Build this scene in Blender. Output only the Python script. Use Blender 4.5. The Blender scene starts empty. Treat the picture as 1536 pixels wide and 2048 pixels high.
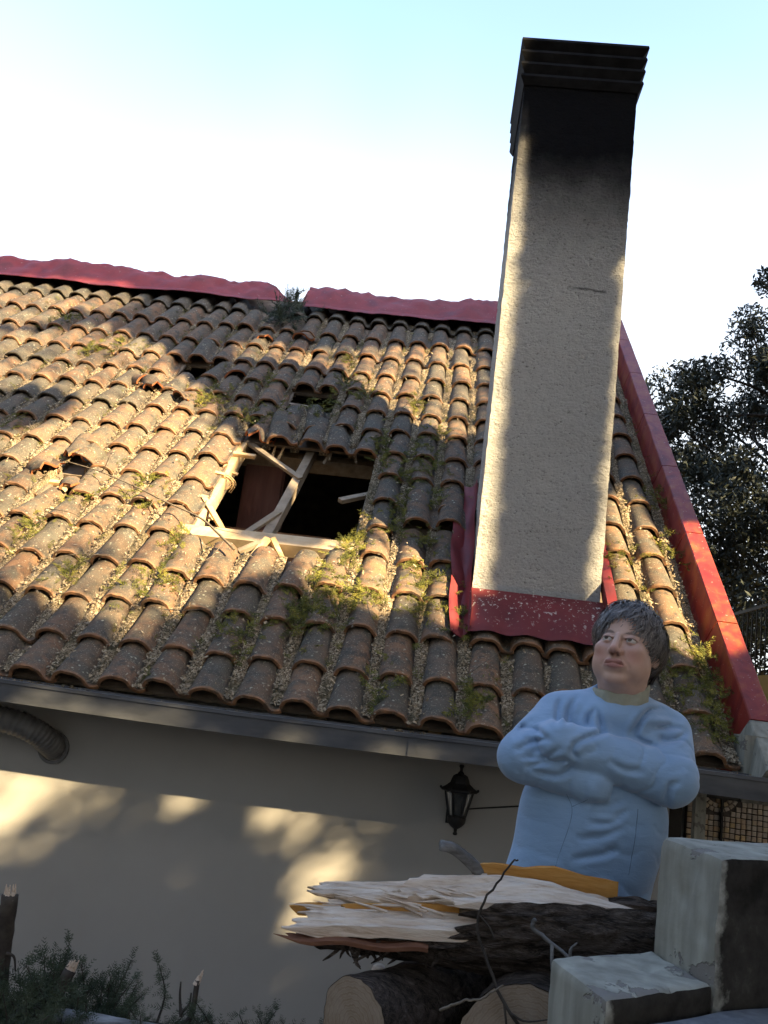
import bpy, math, random
import numpy as np
from mathutils import Matrix, Vector

# ------------------------------------------------------------------ camera, sky, sun, exposure
SC = bpy.context.scene
COL = SC.collection
cam_d = bpy.data.cameras.new('camera')
cam_d.sensor_width = 36.0
cam_d.sensor_fit = 'AUTO'
cam_d.lens = 36.0 * 1750.0 / 2048.0
cam_d.clip_start = 0.05
cam_d.clip_end = 2000.0
cam = bpy.data.objects.new('camera', cam_d)
COL.objects.link(cam)
YAW, PIT, ROL = math.radians(-4.201), math.radians(11.747), math.radians(7.222)
_d = Vector((math.sin(YAW) * math.cos(PIT), math.cos(YAW) * math.cos(PIT), math.sin(PIT)))
_r = Vector((math.cos(YAW), -math.sin(YAW), 0.0))
_u = _r.cross(_d)
_R = math.cos(ROL) * _r + math.sin(ROL) * _u
_U = math.cos(ROL) * _u - math.sin(ROL) * _r
cam.matrix_world = Matrix(((_R.x, _U.x, -_d.x, 0), (_R.y, _U.y, -_d.y, 0), (_R.z, _U.z, -_d.z, 0), (0, 0, 0, 1)))
SC.camera = cam

SUN_AZ, SUN_EL = math.radians(50.0), math.radians(27.0)      # azimuth turned from -Y towards +X
SUN = np.array([math.sin(SUN_AZ) * math.cos(SUN_EL), -math.cos(SUN_AZ) * math.cos(SUN_EL), math.sin(SUN_EL)])
world = bpy.data.worlds.new('World')
SC.world = world
world.use_nodes = True
wn = world.node_tree
wbg = wn.nodes['Background']
sky = wn.nodes.new('ShaderNodeTexSky')
sky.sky_type = 'NISHITA'
sky.sun_disc = False
sky.sun_elevation = SUN_EL
sky.sun_rotation = math.radians(180.0) - SUN_AZ
sky.air_density = 1.0
sky.dust_density = 3.0
sky.ozone_density = 1.0
# thin white haze that thickens towards the horizon, with a faint high veil
wtc = wn.nodes.new('ShaderNodeTexCoord')
wsep = wn.nodes.new('ShaderNodeSeparateXYZ'); wn.links.new(wtc.outputs['Generated'], wsep.inputs[0])
wno = wn.nodes.new('ShaderNodeTexNoise'); wn.links.new(wtc.outputs['Generated'], wno.inputs['Vector'])
wno.inputs['Scale'].default_value = 1.6; wno.inputs['Detail'].default_value = 3.0
wad = wn.nodes.new('ShaderNodeMath'); wad.operation = 'MULTIPLY_ADD'; wn.links.new(wno.outputs[0], wad.inputs[0]); wad.inputs[1].default_value = -.45
wn.links.new(wsep.outputs[2], wad.inputs[2])
wrp = wn.nodes.new('ShaderNodeMapRange'); wrp.interpolation_type = 'SMOOTHSTEP'; wn.links.new(wad.outputs[0], wrp.inputs['Value'])
wrp.inputs['From Min'].default_value = .02; wrp.inputs['From Max'].default_value = .44; wrp.inputs['To Min'].default_value = .85; wrp.inputs['To Max'].default_value = .0
wmx = wn.nodes.new('ShaderNodeMix'); wmx.data_type = 'RGBA'; wn.links.new(wrp.outputs[0], wmx.inputs[0]); wn.links.new(sky.outputs[0], wmx.inputs[6])
wmx.inputs[7].default_value = (1.95, 2.0, 2.05, 1)
wn.links.new(wmx.outputs[2], wbg.inputs['Color'])
wbg.inputs['Strength'].default_value = 0.15

sl = bpy.data.lights.new('sun', 'SUN')
sl.energy = 5.0
sl.angle = math.radians(0.65)
sl.color = (1.0, 0.77, 0.44)
sun = bpy.data.objects.new('sun', sl)
COL.objects.link(sun)
sun.rotation_euler = Vector(tuple(-SUN)).to_track_quat('-Z', 'Y').to_euler()

SC.view_settings.view_transform = 'Standard'
SC.view_settings.look = 'None'
SC.view_settings.gamma = 1.0
SC.view_settings.use_curve_mapping = False
SC.view_settings.exposure = 2.35
SC.cycles.max_bounces = 4
SC.cycles.diffuse_bounces = 2
SC.cycles.glossy_bounces = 2
SC.cycles.caustics_reflective = False
SC.cycles.caustics_refractive = False
SC.cycles.transparent_max_bounces = 4

# ------------------------------------------------------------------ helpers
rng = np.random.default_rng(7)
SL = math.radians(42.087)                        # roof pitch
RO = np.array([0.0, 4.4116, -0.0782])            # a point of the eave line (tile crests)
RS = np.array([0.0, math.cos(SL), math.sin(SL)])  # up the slope
RN = np.array([0.0, -math.sin(SL), math.cos(SL)])  # out of the slope


def rp(x, s, off=0.0):
    """roof coordinates (along eave, up slope, out of slope) to world"""
    x = np.asarray(x, float); s = np.asarray(s, float); off = np.asarray(off, float)
    x, s, off = np.broadcast_arrays(x, s, off)
    return RO + x[..., None] * np.array([1.0, 0, 0]) + s[..., None] * RS + off[..., None] * RN


def mk(name, V, F, mat=None, parent=None, smooth=False, rooted=None, col=None):
    """link one mesh object; rooted = location of a parent Empty whose children keep world coordinates"""
    me = bpy.data.meshes.new(name)
    V = np.asarray(V, float).reshape(-1, 3)
    if isinstance(F, np.ndarray):
        F = F.tolist()
    me.from_pydata(V.tolist(), [], F)
    me.update()
    if smooth:
        me.polygons.foreach_set('use_smooth', [True] * len(me.polygons))
    if mat is not None:
        for m in (mat if isinstance(mat, (list, tuple)) else [mat]):
            me.materials.append(m)
    if col is not None:
        at = me.color_attributes.new('tint', 'FLOAT_COLOR', 'POINT')
        c4 = np.ones((len(V), 4)); c4[:, :3] = col
        at.data.foreach_set('color', c4.ravel())
    o = bpy.data.objects.new(name, me)
    COL.objects.link(o)
    if parent is not None:
        o.parent = parent
        if parent.parent is None:
            o.matrix_parent_inverse = Matrix.Translation(-Vector(parent.location))
    return o


def inst(name, me, mat4, parent):
    o = bpy.data.objects.new(name, me)
    COL.objects.link(o)
    o.parent = parent
    if parent.parent is None:
        o.matrix_parent_inverse = Matrix.Translation(-Vector(parent.location))
    o.matrix_basis = mat4
    return o


def thing(name, label, cat, loc, group=None):
    o = bpy.data.objects.new(name, None)
    COL.objects.link(o)
    o.location = loc
    o.empty_display_size = 0.1
    return tag(o, label, cat, group)


def tag(o, label=None, cat=None, group=None, kind=None):
    if label: o['label'] = label
    if cat: o['category'] = cat
    if group: o['group'] = group
    if kind: o['kind'] = kind
    return o


class G:
    """collects geometry"""
    def __init__(s): s.V = []; s.F = []; s.n = 0
    def add(s, V, F):
        V = np.asarray(V, float).reshape(-1, 3)
        s.V.append(V)
        s.F += [[i + s.n for i in f] for f in F]
        s.n += len(V); return s
    def quads(s, V):                      # V: (n,4,3)
        V = np.asarray(V, float); k = len(V)
        s.V.append(V.reshape(-1, 3))
        s.F += (np.arange(4 * k).reshape(-1, 4) + s.n).tolist(); s.n += 4 * k; return s
    def box(s, lo, hi, ax=None, o=None):
        lo = np.array(lo, float); hi = np.array(hi, float)
        c = np.array([[i, j, k] for i in (0, 1) for j in (0, 1) for k in (0, 1)], float)
        P = lo + c * (hi - lo)
        if ax is not None: P = (o if o is not None else 0) + P @ np.array(ax)
        return s.add(P, [(0, 1, 3, 2), (4, 6, 7, 5), (0, 4, 5, 1), (2, 3, 7, 6), (0, 2, 6, 4), (1, 5, 7, 3)])
    def bar(s, p, q, w, h, up=(0, 0, 1)):
        p = np.array(p, float); q = np.array(q, float); d = q - p; L = np.linalg.norm(d); d /= L
        up = np.array(up, float); x = np.cross(d, up); x /= np.linalg.norm(x); z = np.cross(x, d)
        return s.box((-w / 2, 0, -h / 2), (w / 2, L, h / 2), ax=(x, d, z), o=p)
    def tube(s, P, r, n=8, cap=True, jit=0.0, rs=None):
        P = np.asarray(P, float); m = len(P); r = np.broadcast_to(np.asarray(r, float), (m,))
        T = np.gradient(P, axis=0); T /= np.linalg.norm(T, axis=1)[:, None] + 1e-12
        ref = np.array([0, 0, 1.0]) if abs(T[0][2]) < .9 else np.array([1.0, 0, 0])
        V = []
        for i in range(m):
            x = np.cross(T[i], ref); x /= np.linalg.norm(x); y = np.cross(T[i], x); ref = np.cross(x, T[i])
            a = np.linspace(0, 2 * np.pi, n, endpoint=False)
            rr = r[i] * (1 + (jit * (rs or rng).standard_normal(n) if jit else 0))
            V.append(P[i] + np.cos(a)[:, None] * x * np.reshape(rr, (-1, 1)) + np.sin(a)[:, None] * y * np.reshape(rr, (-1, 1)))
        V = np.concatenate(V); F = []
        for i in range(m - 1):
            for j in range(n):
                k = (j + 1) % n
                F.append((i * n + j, i * n + k, (i + 1) * n + k, (i + 1) * n + j))
        if cap:
            F.append(tuple(range(n))[::-1]); F.append(tuple((m - 1) * n + j for j in range(n)))
        return s.add(V, F)
    def lathe(s, prof, c, n=12):
        P = np.array(prof, float); m = len(P); a = np.linspace(0, 2 * np.pi, n, endpoint=False)
        V = np.stack([np.array(c) + np.stack([r * np.cos(a), r * np.sin(a), np.full(n, z)], -1) for r, z in P])
        F = [(i * n + j, i * n + (j + 1) % n, (i + 1) * n + (j + 1) % n, (i + 1) * n + j) for i in range(m - 1) for j in range(n)]
        return s.add(V.reshape(-1, 3), F)
    def grid(s, A, wrap=False):            # A: (m,n,3)
        m, n = A.shape[:2]; F = []
        for i in range(m - 1):
            for j in range(n if wrap else n - 1):
                k = (j + 1) % n
                F.append((i * n + j, i * n + k, (i + 1) * n + k, (i + 1) * n + j))
        return s.add(A.reshape(-1, 3), F)
    def out(s, name, mat, parent=None, smooth=False, col=None):
        return mk(name, np.concatenate(s.V), s.F, mat, parent, smooth, col=col)


def smoothline(pts, n):
    """Catmull-Rom through points"""
    P = np.asarray(pts, float); P = np.vstack([2 * P[0] - P[1], P, 2 * P[-1] - P[-2]])
    m = len(P) - 3; t = np.linspace(0, m - 1e-9, n); i = t.astype(int); u = (t - i)[:, None]
    a, b, c, d = P[i], P[i + 1], P[i + 2], P[i + 3]
    return .5 * (2 * b + (c - a) * u + (2 * a - 5 * b + 4 * c - d) * u ** 2 + (3 * b - a - 3 * c + d) * u ** 3)


def vnoise(P, scale=1.0, seed=0, octaves=1):
    """value noise in -1..1"""
    P = np.asarray(P, float); res = np.zeros(P.shape[:-1]); amp = 1.0; tot = 0
    for o in range(octaves):
        Q = P * scale * 2 ** o + seed * 17.3 + 100.0
        I = np.floor(Q).astype(np.int64); f = Q - I; f = f * f * (3 - 2 * f)
        def h(a, b, c):
            n = (I[..., 0] + a) * 374761393 + (I[..., 1] + b) * 668265263 + (I[..., 2] + c) * 2147483647 + seed * 974711
            n = (n ^ (n >> 13)) * 1274126177; n = n ^ (n >> 16)
            return (n & 0xffff) / 32767.5 - 1
        x, y, z = f[..., 0], f[..., 1], f[..., 2]
        v = (((h(0, 0, 0) * (1 - x) + h(1, 0, 0) * x) * (1 - y) + (h(0, 1, 0) * (1 - x) + h(1, 1, 0) * x) * y) * (1 - z)
             + ((h(0, 0, 1) * (1 - x) + h(1, 0, 1) * x) * (1 - y) + (h(0, 1, 1) * (1 - x) + h(1, 1, 1) * x) * y) * z)
        res += v * amp; tot += amp; amp *= .5
    return res / tot


def inpoly(x, y, poly):
    x = np.asarray(x); y = np.asarray(y); r = np.zeros(x.shape, bool); n = len(poly)
    for i in range(n):
        x0, y0 = poly[i]; x1, y1 = poly[(i + 1) % n]
        if y0 == y1: continue
        c = ((y0 > y) != (y1 > y)) & (x < (x1 - x0) * (y - y0) / (y1 - y0) + x0)
        r ^= c
    return r


# ------------------------------------------------------------------ materials
class NT:
    def __init__(s, name, rough=.8, spec=.3):
        s.m = bpy.data.materials.new(name); s.m.use_nodes = True; s.t = s.m.node_tree
        s.b = s.t.nodes['Principled BSDF']
        s.b.inputs['Roughness'].default_value = rough
        s.b.inputs['Specular IOR Level'].default_value = spec
        s._co = None
    def n(s, typ, **k):
        x = s.t.nodes.new(typ)
        for a, v in k.items(): setattr(x, a, v)
        return x
    def l(s, a, b): s.t.links.new(a, b)
    def co(s, kind='Object'):
        return s.n('ShaderNodeTexCoord').outputs[kind]
    def mapping(s, vec, scale=(1, 1, 1), loc=None, rot=(0, 0, 0)):
        x = s.n('ShaderNodeMapping'); s.l(vec, x.inputs[0]); x.inputs['Scale'].default_value = scale
        x.inputs['Rotation'].default_value = rot
        if loc is not None:
            if hasattr(loc, 'is_output'): s.l(loc, x.inputs['Location'])
            else: x.inputs['Location'].default_value = loc
        return x.outputs[0]
    def noise(s, vec, scale=5, detail=4, rough=.55, dist=0.0):
        x = s.n('ShaderNodeTexNoise'); s.l(vec, x.inputs['Vector'])
        x.inputs['Scale'].default_value = scale; x.inputs['Detail'].default_value = detail
        x.inputs['Roughness'].default_value = rough; x.inputs['Distortion'].default_value = dist
        return x.outputs[0]
    def voro(s, vec, scale=5, out=0, feature='F1', rand=1.0):
        x = s.n('ShaderNodeTexVoronoi', feature=feature); s.l(vec, x.inputs['Vector']); x.inputs['Scale'].default_value = scale
        x.inputs['Randomness'].default_value = rand
        return x.outputs[out]
    def wave(s, vec, scale=5, dist=3, detail=2, typ='BANDS', dscale=1.0, direction='X'):
        x = s.n('ShaderNodeTexWave', wave_type=typ); s.l(vec, x.inputs['Vector'])
        if typ == 'BANDS': x.bands_direction = direction
        else: x.rings_direction = direction
        x.inputs['Scale'].default_value = scale; x.inputs['Distortion'].default_value = dist
        x.inputs['Detail'].default_value = detail; x.inputs['Detail Scale'].default_value = dscale
        return x.outputs[1]
    def ramp(s, fac, stops, interp='LINEAR'):
        x = s.n('ShaderNodeValToRGB'); s.l(fac, x.inputs[0]); e = x.color_ramp; e.interpolation = interp
        while len(e.elements) < len(stops): e.elements.new(.5)
        for q, (p, c) in zip(e.elements, stops):
            q.position = p
            q.color = (c, c, c, 1) if not hasattr(c, '__len__') else (*c, 1)
        return x.outputs[0]
    def mix(s, fac, a, b, mode='MIX'):
        x = s.n('ShaderNodeMix', data_type='RGBA', blend_type=mode)
        for i, v in ((0, fac), (6, a), (7, b)):
            if hasattr(v, 'is_output'): s.l(v, x.inputs[i])
            elif i == 0: x.inputs[0].default_value = v
            else: x.inputs[i].default_value = (*v, 1)
        return x.outputs[2]
    def math(s, op, a, b=None, clamp=False):
        x = s.n('ShaderNodeMath', operation=op, use_clamp=clamp)
        for i, v in ((0, a), (1, b)):
            if v is None: continue
            if hasattr(v, 'is_output'): s.l(v, x.inputs[i])
            else: x.inputs[i].default_value = v
        return x.outputs[0]
    def sep(s, vec):
        x = s.n('ShaderNodeSeparateXYZ'); s.l(vec, x.inputs[0]); return x.outputs
    def rand(s): return s.n('ShaderNodeObjectInfo').outputs['Random']
    def attr(s, name): return s.n('ShaderNodeAttribute', attribute_name=name).outputs['Color']
    def color(s, c):
        if hasattr(c, 'is_output'): s.l(c, s.b.inputs['Base Color'])
        else: s.b.inputs['Base Color'].default_value = (*c, 1)
        return s
    def rough(s, v): s.l(v, s.b.inputs['Roughness']); return s
    def bump(s, h, strength=.4, dist=.01, prev=None):
        x = s.n('ShaderNodeBump'); s.l(h, x.inputs['Height']); x.inputs['Strength'].default_value = strength
        x.inputs['Distance'].default_value = dist
        if prev is not None: s.l(prev, x.inputs['Normal'])
        s.l(x.outputs[0], s.b.inputs['Normal']); return x.outputs[0]


def m_tile():
    a = NT('terracotta_tile', .88, .2); r = a.rand()
    off = a.n('ShaderNodeCombineXYZ'); a.l(a.math('MULTIPLY', r, 37.0), off.inputs[0]); a.l(a.math('MULTIPLY', r, 91.0), off.inputs[1])
    v = a.mapping(a.co(), loc=off.outputs[0])
    base = a.ramp(r, [(0, (.165, .098, .060)), (.2, (.245, .135, .075)), (.4, (.120, .086, .060)), (.6, (.21, .115, .066)), (.8, (.11, .088, .066)), (1, (.18, .115, .076))])
    n1 = a.noise(v, 7, 5, .6)
    c = a.mix(a.ramp(n1, [(.38, .08), (.62, .92)]), base, (.090, .086, .070))          # grey weathering
    n2 = a.noise(v, 16, 6, .65)
    c = a.mix(a.ramp(n2, [(.50, 0), (.64, .85)]), c, (.062, .057, .048))           # dark algae
    sp = a.voro(v, 26)
    m = a.math('MULTIPLY', a.ramp(sp, [(.10, 1), (.24, 0)]), a.ramp(a.noise(v, 9, 2), [(.48, 0), (.56, .8)]))
    c = a.mix(m, c, (.40, .39, .29))                                              # pale lichen discs
    fl = a.ramp(a.noise(v, 120, 2, .5), [(.62, 0), (.70, .55)])
    c = a.mix(fl, c, (.45, .40, .30))
    y = a.sep(a.co())[1]
    lip = a.math('MULTIPLY', a.ramp(y, [(0.0, 1), (.022, 0)]), a.ramp(a.noise(v, 20, 3), [(.35, .15), (.6, .8)]))
    c = a.mix(lip, c, (.38, .19, .095))
    a.color(c)
    h = a.math('ADD', a.math('MULTIPLY', n2, 1.0), a.math('MULTIPLY', a.noise(v, 130, 3), .35))
    a.bump(h, .55, .006)
    return a.m


def m_broken():
    a = NT('fresh_broken_clay', .9, .2); n = a.noise(a.co(), 40, 4)
    a.color(a.ramp(n, [(.3, (.40, .13, .055)), (.7, (.52, .20, .09))])); a.bump(n, .5, .004); return a.m


def m_simple(name, c1, c2, scale=20, rough=.85, bump=.3, bd=.004, spec=.3, detail=5):
    a = NT(name, rough, spec); n = a.noise(a.co(), scale, detail, .6)
    a.color(a.ramp(n, [(.32, c1), (.68, c2)]))
    if bump: a.bump(n, bump, bd)
    return a.m


def m_litter():
    a = NT('conifer_litter', .95, .1); v = a.co()
    k = a.voro(v, 130, 1)
    b = a.n('ShaderNodeRGBToBW'); a.l(k, b.inputs[0])
    c = a.ramp(b.outputs[0], [(.1, (.06, .045, .03)), (.4, (.16, .12, .075)), (.7, (.33, .26, .17)), (.95, (.52, .44, .32))])
    n = a.noise(v, 5, 4)
    c = a.mix(a.ramp(n, [(.45, 0), (.65, .75)]), c, (.07, .062, .035))
    a.color(c); a.bump(a.voro(v, 130), .9, .006); return a.m


def m_flake():
    a = NT('dry_scale_flakes', .9, .15); v = a.co()
    a.color(a.ramp(a.noise(v, 55, 2), [(.35, (.13, .095, .06)), (.5, (.27, .21, .135)), (.65, (.44, .37, .26))])); return a.m


def m_sprig():
    a = NT('conifer_sprig', .75, .2); v = a.co()
    a.color(a.ramp(a.noise(v, 14, 3), [(.32, (.045, .052, .014)), (.5, (.12, .125, .025)), (.68, (.23, .205, .040))])); return a.m


def m_red():
    a = NT('red_painted_sheet', .6, .35); v = a.co()
    n = a.noise(v, 3.0, 5, .6); f = a.noise(v, 35, 4)
    c = a.ramp(n, [(.3, (.14, .018, .022)), (.46, (.25, .034, .036)), (.6, (.20, .04, .045)), (.74, (.13, .035, .04))])
    c = a.mix(a.ramp(f, [(.66, 0), (.72, .5)]), c, (.42, .33, .30))
    a.color(c); a.rough(a.ramp(n, [(.3, .5), (.7, .75)])); a.bump(a.noise(v, 9, 3), .25, .01); return a.m


def m_redpaint():
    a = NT('red_roof_paint', .5, .4); v = a.co()
    n = a.noise(a.mapping(v, (2, 2, .8)), 5, 5, .6, .6)
    c = a.ramp(n, [(.3, (.15, .015, .015)), (.5, (.25, .030, .021)), (.68, (.31, .082, .027))])
    f = a.ramp(a.noise(v, 60, 3), [(.67, 0), (.71, .7)])
    a.color(a.mix(f, c, (.45, .33, .28))); a.bump(n, .3, .004); return a.m


def m_flashskirt():
    a = NT('red_paint_splashed', .6, .3); v = a.co()
    n = a.noise(v, 6, 4)
    c = a.ramp(n, [(.3, (.11, .014, .016)), (.7, (.17, .025, .027))])
    dr = a.math('MULTIPLY', a.ramp(a.noise(a.mapping(v, (14, 14, 3)), 3, 4, .7), [(.60, 0), (.64, 1)]), 1.0)
    z = a.sep(v)[2]
    top = a.ramp(z, [(.44, 0), (.62, 1)])
    c = a.mix(a.math('MULTIPLY', dr, top), c, (.55, .52, .46))
    sp = a.math('MULTIPLY', a.ramp(a.voro(v, 34), [(.07, 1), (.11, 0)]), a.ramp(a.noise(v, 4, 2), [(.5, 0), (.56, 1)]))
    c = a.mix(sp, c, (.6, .57, .5))
    a.color(c); a.bump(n, .3, .006); return a.m


def m_plaster():
    a = NT('cream_plaster', .9, .15); v = a.co()
    n = a.noise(v, 1.2, 5, .6); f = a.noise(v, 160, 3)
    c = a.ramp(n, [(.3, (.335, .322, .295)), (.7, (.38, .365, .335))])
    st = a.ramp(a.noise(a.mapping(v, (6, 6, .7)), 1.5, 4), [(.55, 0), (.75, .22)])
    a.color(a.mix(st, c, (.36, .32, .27))); a.bump(f, .18, .002); return a.m


def m_chimney():
    a = NT('roughcast_stucco', .95, .1); v = a.co()
    f = a.noise(a.mapping(v, (1, 1, 1.5)), 42, 6, .75); p = a.noise(v, 22, 4, .6)
    c = a.ramp(a.noise(v, 2.2, 4), [(.3, (.50, .485, .445)), (.7, (.57, .555, .51))])
    c = a.mix(a.ramp(f, [(.34, .85), (.43, 0)]), c, (.12, .11, .095))
    c = a.mix(a.ramp(p, [(.62, 0), (.72, .45)]), c, (.27, .255, .22))
    s = a.sep(v); z = s[2]
    zz = a.math('ADD', z, a.math('MULTIPLY', a.math('SUBTRACT', a.noise(a.mapping(v, (1, 1, .6)), 3.2, 5, .65), .5), .40))
    ed = a.math('MULTIPLY', a.ramp(s[0], [(.235, 1), (.30, 0)]), .35)             # the left arris stays cleaner
    zz = a.math('SUBTRACT', zz, ed)
    soot = a.ramp(a.math('MULTIPLY', zz, .2), [(.525, 0), (.59, .22), (.65, .62), (.695, .93), (.73, 1.0)])
    c = a.mix(soot, c, (.008, .008, .009))
    base = a.ramp(z, [(.72, 1), (.735, 0)])
    c = a.mix(a.math('MULTIPLY', base, .6), c, (.42, .44, .45))
    cr = a.math('MULTIPLY', a.ramp(a.math('ABSOLUTE', a.math('SUBTRACT', z, a.math('ADD', 2.655, a.math('MULTIPLY', a.noise(v, 9, 3), .05)))), [(0, 1), (.012, 0)]),
                a.math('MULTIPLY', a.ramp(s[0], [(.60, 0), (.68, 1)]), a.ramp(s[0], [(.84, 1), (.86, 0)])))
    c = a.mix(a.math('MULTIPLY', cr, .85), c, (.04, .035, .03))
    a.color(c); a.bump(a.math('ADD', f, a.math('MULTIPLY', p, .8)), 1.0, .02); return a.m


def m_wood(name, c1, c2, c3, along=(1, 14, 14), scale=4.0, bump=.4, rough=.75, bd=.004):
    a = NT(name, rough, .25); v = a.mapping(a.co(), along)
    n = a.noise(v, scale, 5, .65, .4)
    a.color(a.ramp(n, [(.28, c1), (.5, c2), (.72, c3)])); a.bump(n, bump, bd); return a.m


def m_bark(name='bark', along=(2.0, 8, 8)):
    a = NT(name, .95, .1); v = a.mapping(a.co(), along)
    n = a.noise(v, 3.5, 8, .72, 1.6); k = a.noise(a.mapping(a.co(), (along[0] * 3, along[1] * 5, along[2] * 5)), 2.0, 4, .6, 2.0)
    h = a.math('ADD', a.math('MULTIPLY', n, 1.1), a.math('MULTIPLY', a.math('ABSOLUTE', a.math('SUBTRACT', k, .5)), 1.1))
    a.color(a.ramp(h, [(.45, (.03, .024, .019)), (.68, (.14, .11, .09)), (.95, (.27, .22, .185))]))
    a.bump(h, 1.0, .022); return a.m


def m_rings():
    a = NT('sawn_log_end', .8, .2); v = a.co()
    w = a.wave(v, 30, 4.5, 4, 'RINGS', 2.5, 'Z'); n = a.noise(v, 18, 5)
    c = a.ramp(w, [(.15, (.25, .188, .132)), (.6, (.29, .222, .158)), (.95, (.22, .158, .105))])
    d = a.n('ShaderNodeVectorMath', operation='LENGTH'); a.l(v, d.inputs[0])
    c = a.mix(a.ramp(n, [(.4, 0), (.75, .5)]), c, (.42, .35, .28)); c = a.mix(a.ramp(a.noise(a.mapping(v, (9, 9, 1)), 1.4, 5, .7), [(.55, 0), (.72, .6)]), c, (.20, .15, .11))
    saw = a.noise(a.mapping(v, (60, 3, 1), rot=(0, 0, .6)), 2, 3)
    a.color(c); a.bump(saw, .4, .003); return a.m


def m_peel():
    a = NT('peeling_white_paint', .85, .2); v = a.co()
    n = a.noise(v, 7.5, 6, .62, .3); g = a.noise(a.mapping(v, (9, 9, 1.2)), 2.2, 5); f = a.noise(v, 60, 4)
    w = a.ramp(g, [(.35, (.22, .215, .18)), (.65, (.36, .355, .30))])
    w = a.mix(a.ramp(f, [(.60, 0), (.72, .5)]), w, (.28, .27, .24))
    pe = a.ramp(n, [(.575, 0), (.59, 1)])
    c = a.mix(pe, w, (.20, .185, .165))
    gr = a.ramp(a.noise(v, 3, 3), [(.58, 0), (.75, .5)])
    c = a.mix(gr, c, (.30, .31, .17))
    a.color(c); a.bump(a.math('SUBTRACT', a.math('MULTIPLY', f, .25), pe), .8, .004); return a.m


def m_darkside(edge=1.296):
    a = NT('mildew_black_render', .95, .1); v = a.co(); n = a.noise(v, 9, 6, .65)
    c = a.ramp(n, [(.35, (.02, .0185, .017)), (.58, (.05, .047, .042)), (.75, (.12, .115, .10))])  # near side far darker, irregular pale band along its left edge
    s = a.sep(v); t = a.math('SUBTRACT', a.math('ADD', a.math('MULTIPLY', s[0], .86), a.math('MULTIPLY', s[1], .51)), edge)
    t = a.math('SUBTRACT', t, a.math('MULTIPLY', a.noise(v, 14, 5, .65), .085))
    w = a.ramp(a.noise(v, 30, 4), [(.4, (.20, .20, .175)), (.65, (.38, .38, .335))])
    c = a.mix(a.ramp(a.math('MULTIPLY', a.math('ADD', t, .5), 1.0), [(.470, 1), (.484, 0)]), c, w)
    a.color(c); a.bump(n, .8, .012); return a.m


def m_fabric():
    a = NT('blue_fleece', .95, .1); v = a.co(); f = a.noise(v, 420, 2, .6); n = a.noise(v, 6, 3)
    c = a.ramp(n, [(.3, (.245, .375, .555)), (.7, (.285, .425, .61))])
    a.color(c)
    a.b.inputs['Sheen Weight'].default_value = .35; a.b.inputs['Sheen Roughness'].default_value = .5
    w = a.noise(a.mapping(v, (1.0, 1.0, 2.4), rot=(.3, .2, .1)), 16, 3, .55, .5)
    b1 = a.bump(w, .16, .02); a.bump(f, .35, .0015, b1); return a.m


def m_skin():
    a = NT('skin', .52, .35); v = a.co()
    n = a.noise(v, 45, 4)
    c = a.mix(.22, a.attr('tint'), a.ramp(n, [(.3, (.40, .22, .17)), (.7, (.62, .42, .33))]), 'MIX')
    a.color(c); a.b.inputs['Subsurface Weight'].default_value = .08; a.b.inputs['Subsurface Radius'].default_value = (.012, .005, .003)
    a.b.inputs['Subsurface Scale'].default_value = .5
    a.bump(a.noise(v, 160, 3), .15, .0015); return a.m


def m_hair():
    a = NT('greying_brown_hair', .5, .4); v = a.co(); n = a.noise(v, 70, 3, .6)
    a.color(a.mix(.35, a.attr('tint'), a.ramp(n, [(.3, (.04, .033, .03)), (.68, (.20, .185, .175))]))); a.bump(n, .4, .003); return a.m


def m_eye():
    a = NT('eye', .12, .6); v = a.co()
    s = a.sep(v)
    r = a.math('SQRT', a.math('ADD', a.math('MULTIPLY', s[0], s[0]), a.math('MULTIPLY', s[2], s[2])))
    rr = a.math('MULTIPLY', r, 80.0)
    a.color(a.ramp(rr, [(.17, (.006, .005, .005)), (.2, (.06, .035, .02)), (.42, (.09, .06, .035)), (.47, (.02, .015, .012)), (.52, (.55, .52, .49))])); return a.m


def m_leaf(name, c1, c2, c3, scale=1.5):
    a = NT(name, .6, .3); n = a.noise(a.co(), scale, 6, .7)
    a.color(a.ramp(n, [(.3, c1), (.5, c2), (.72, c3)])); return a.m


def m_mosaic():
    a = NT('mosaic_stone', .55, .4); r = a.rand()
    c = a.ramp(r, [(0, (.34, .27, .20)), (.3, (.42, .36, .29)), (.5, (.44, .27, .13)), (.65, (.36, .33, .29)), (.85, (.50, .34, .15)), (1, (.30, .25, .20))])
    n = a.noise(a.co(), 60, 4); a.color(a.mix(a.ramp(n, [(.4, 0), (.8, .5)]), c, (.5, .46, .4))); a.bump(n, .3, .002); return a.m


def m_metal():
    a = NT('weathered_grey_gutter', .5, .5); v = a.co(); n = a.noise(a.mapping(v, (.8, 3, 3)), 4, 5, .6)
    a.color(a.ramp(n, [(.3, (.055, .06, .07)), (.7, (.115, .12, .13))])); a.b.inputs['Metallic'].default_value = .25
    a.bump(a.noise(v, 40, 3), .15, .003); return a.m


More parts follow.
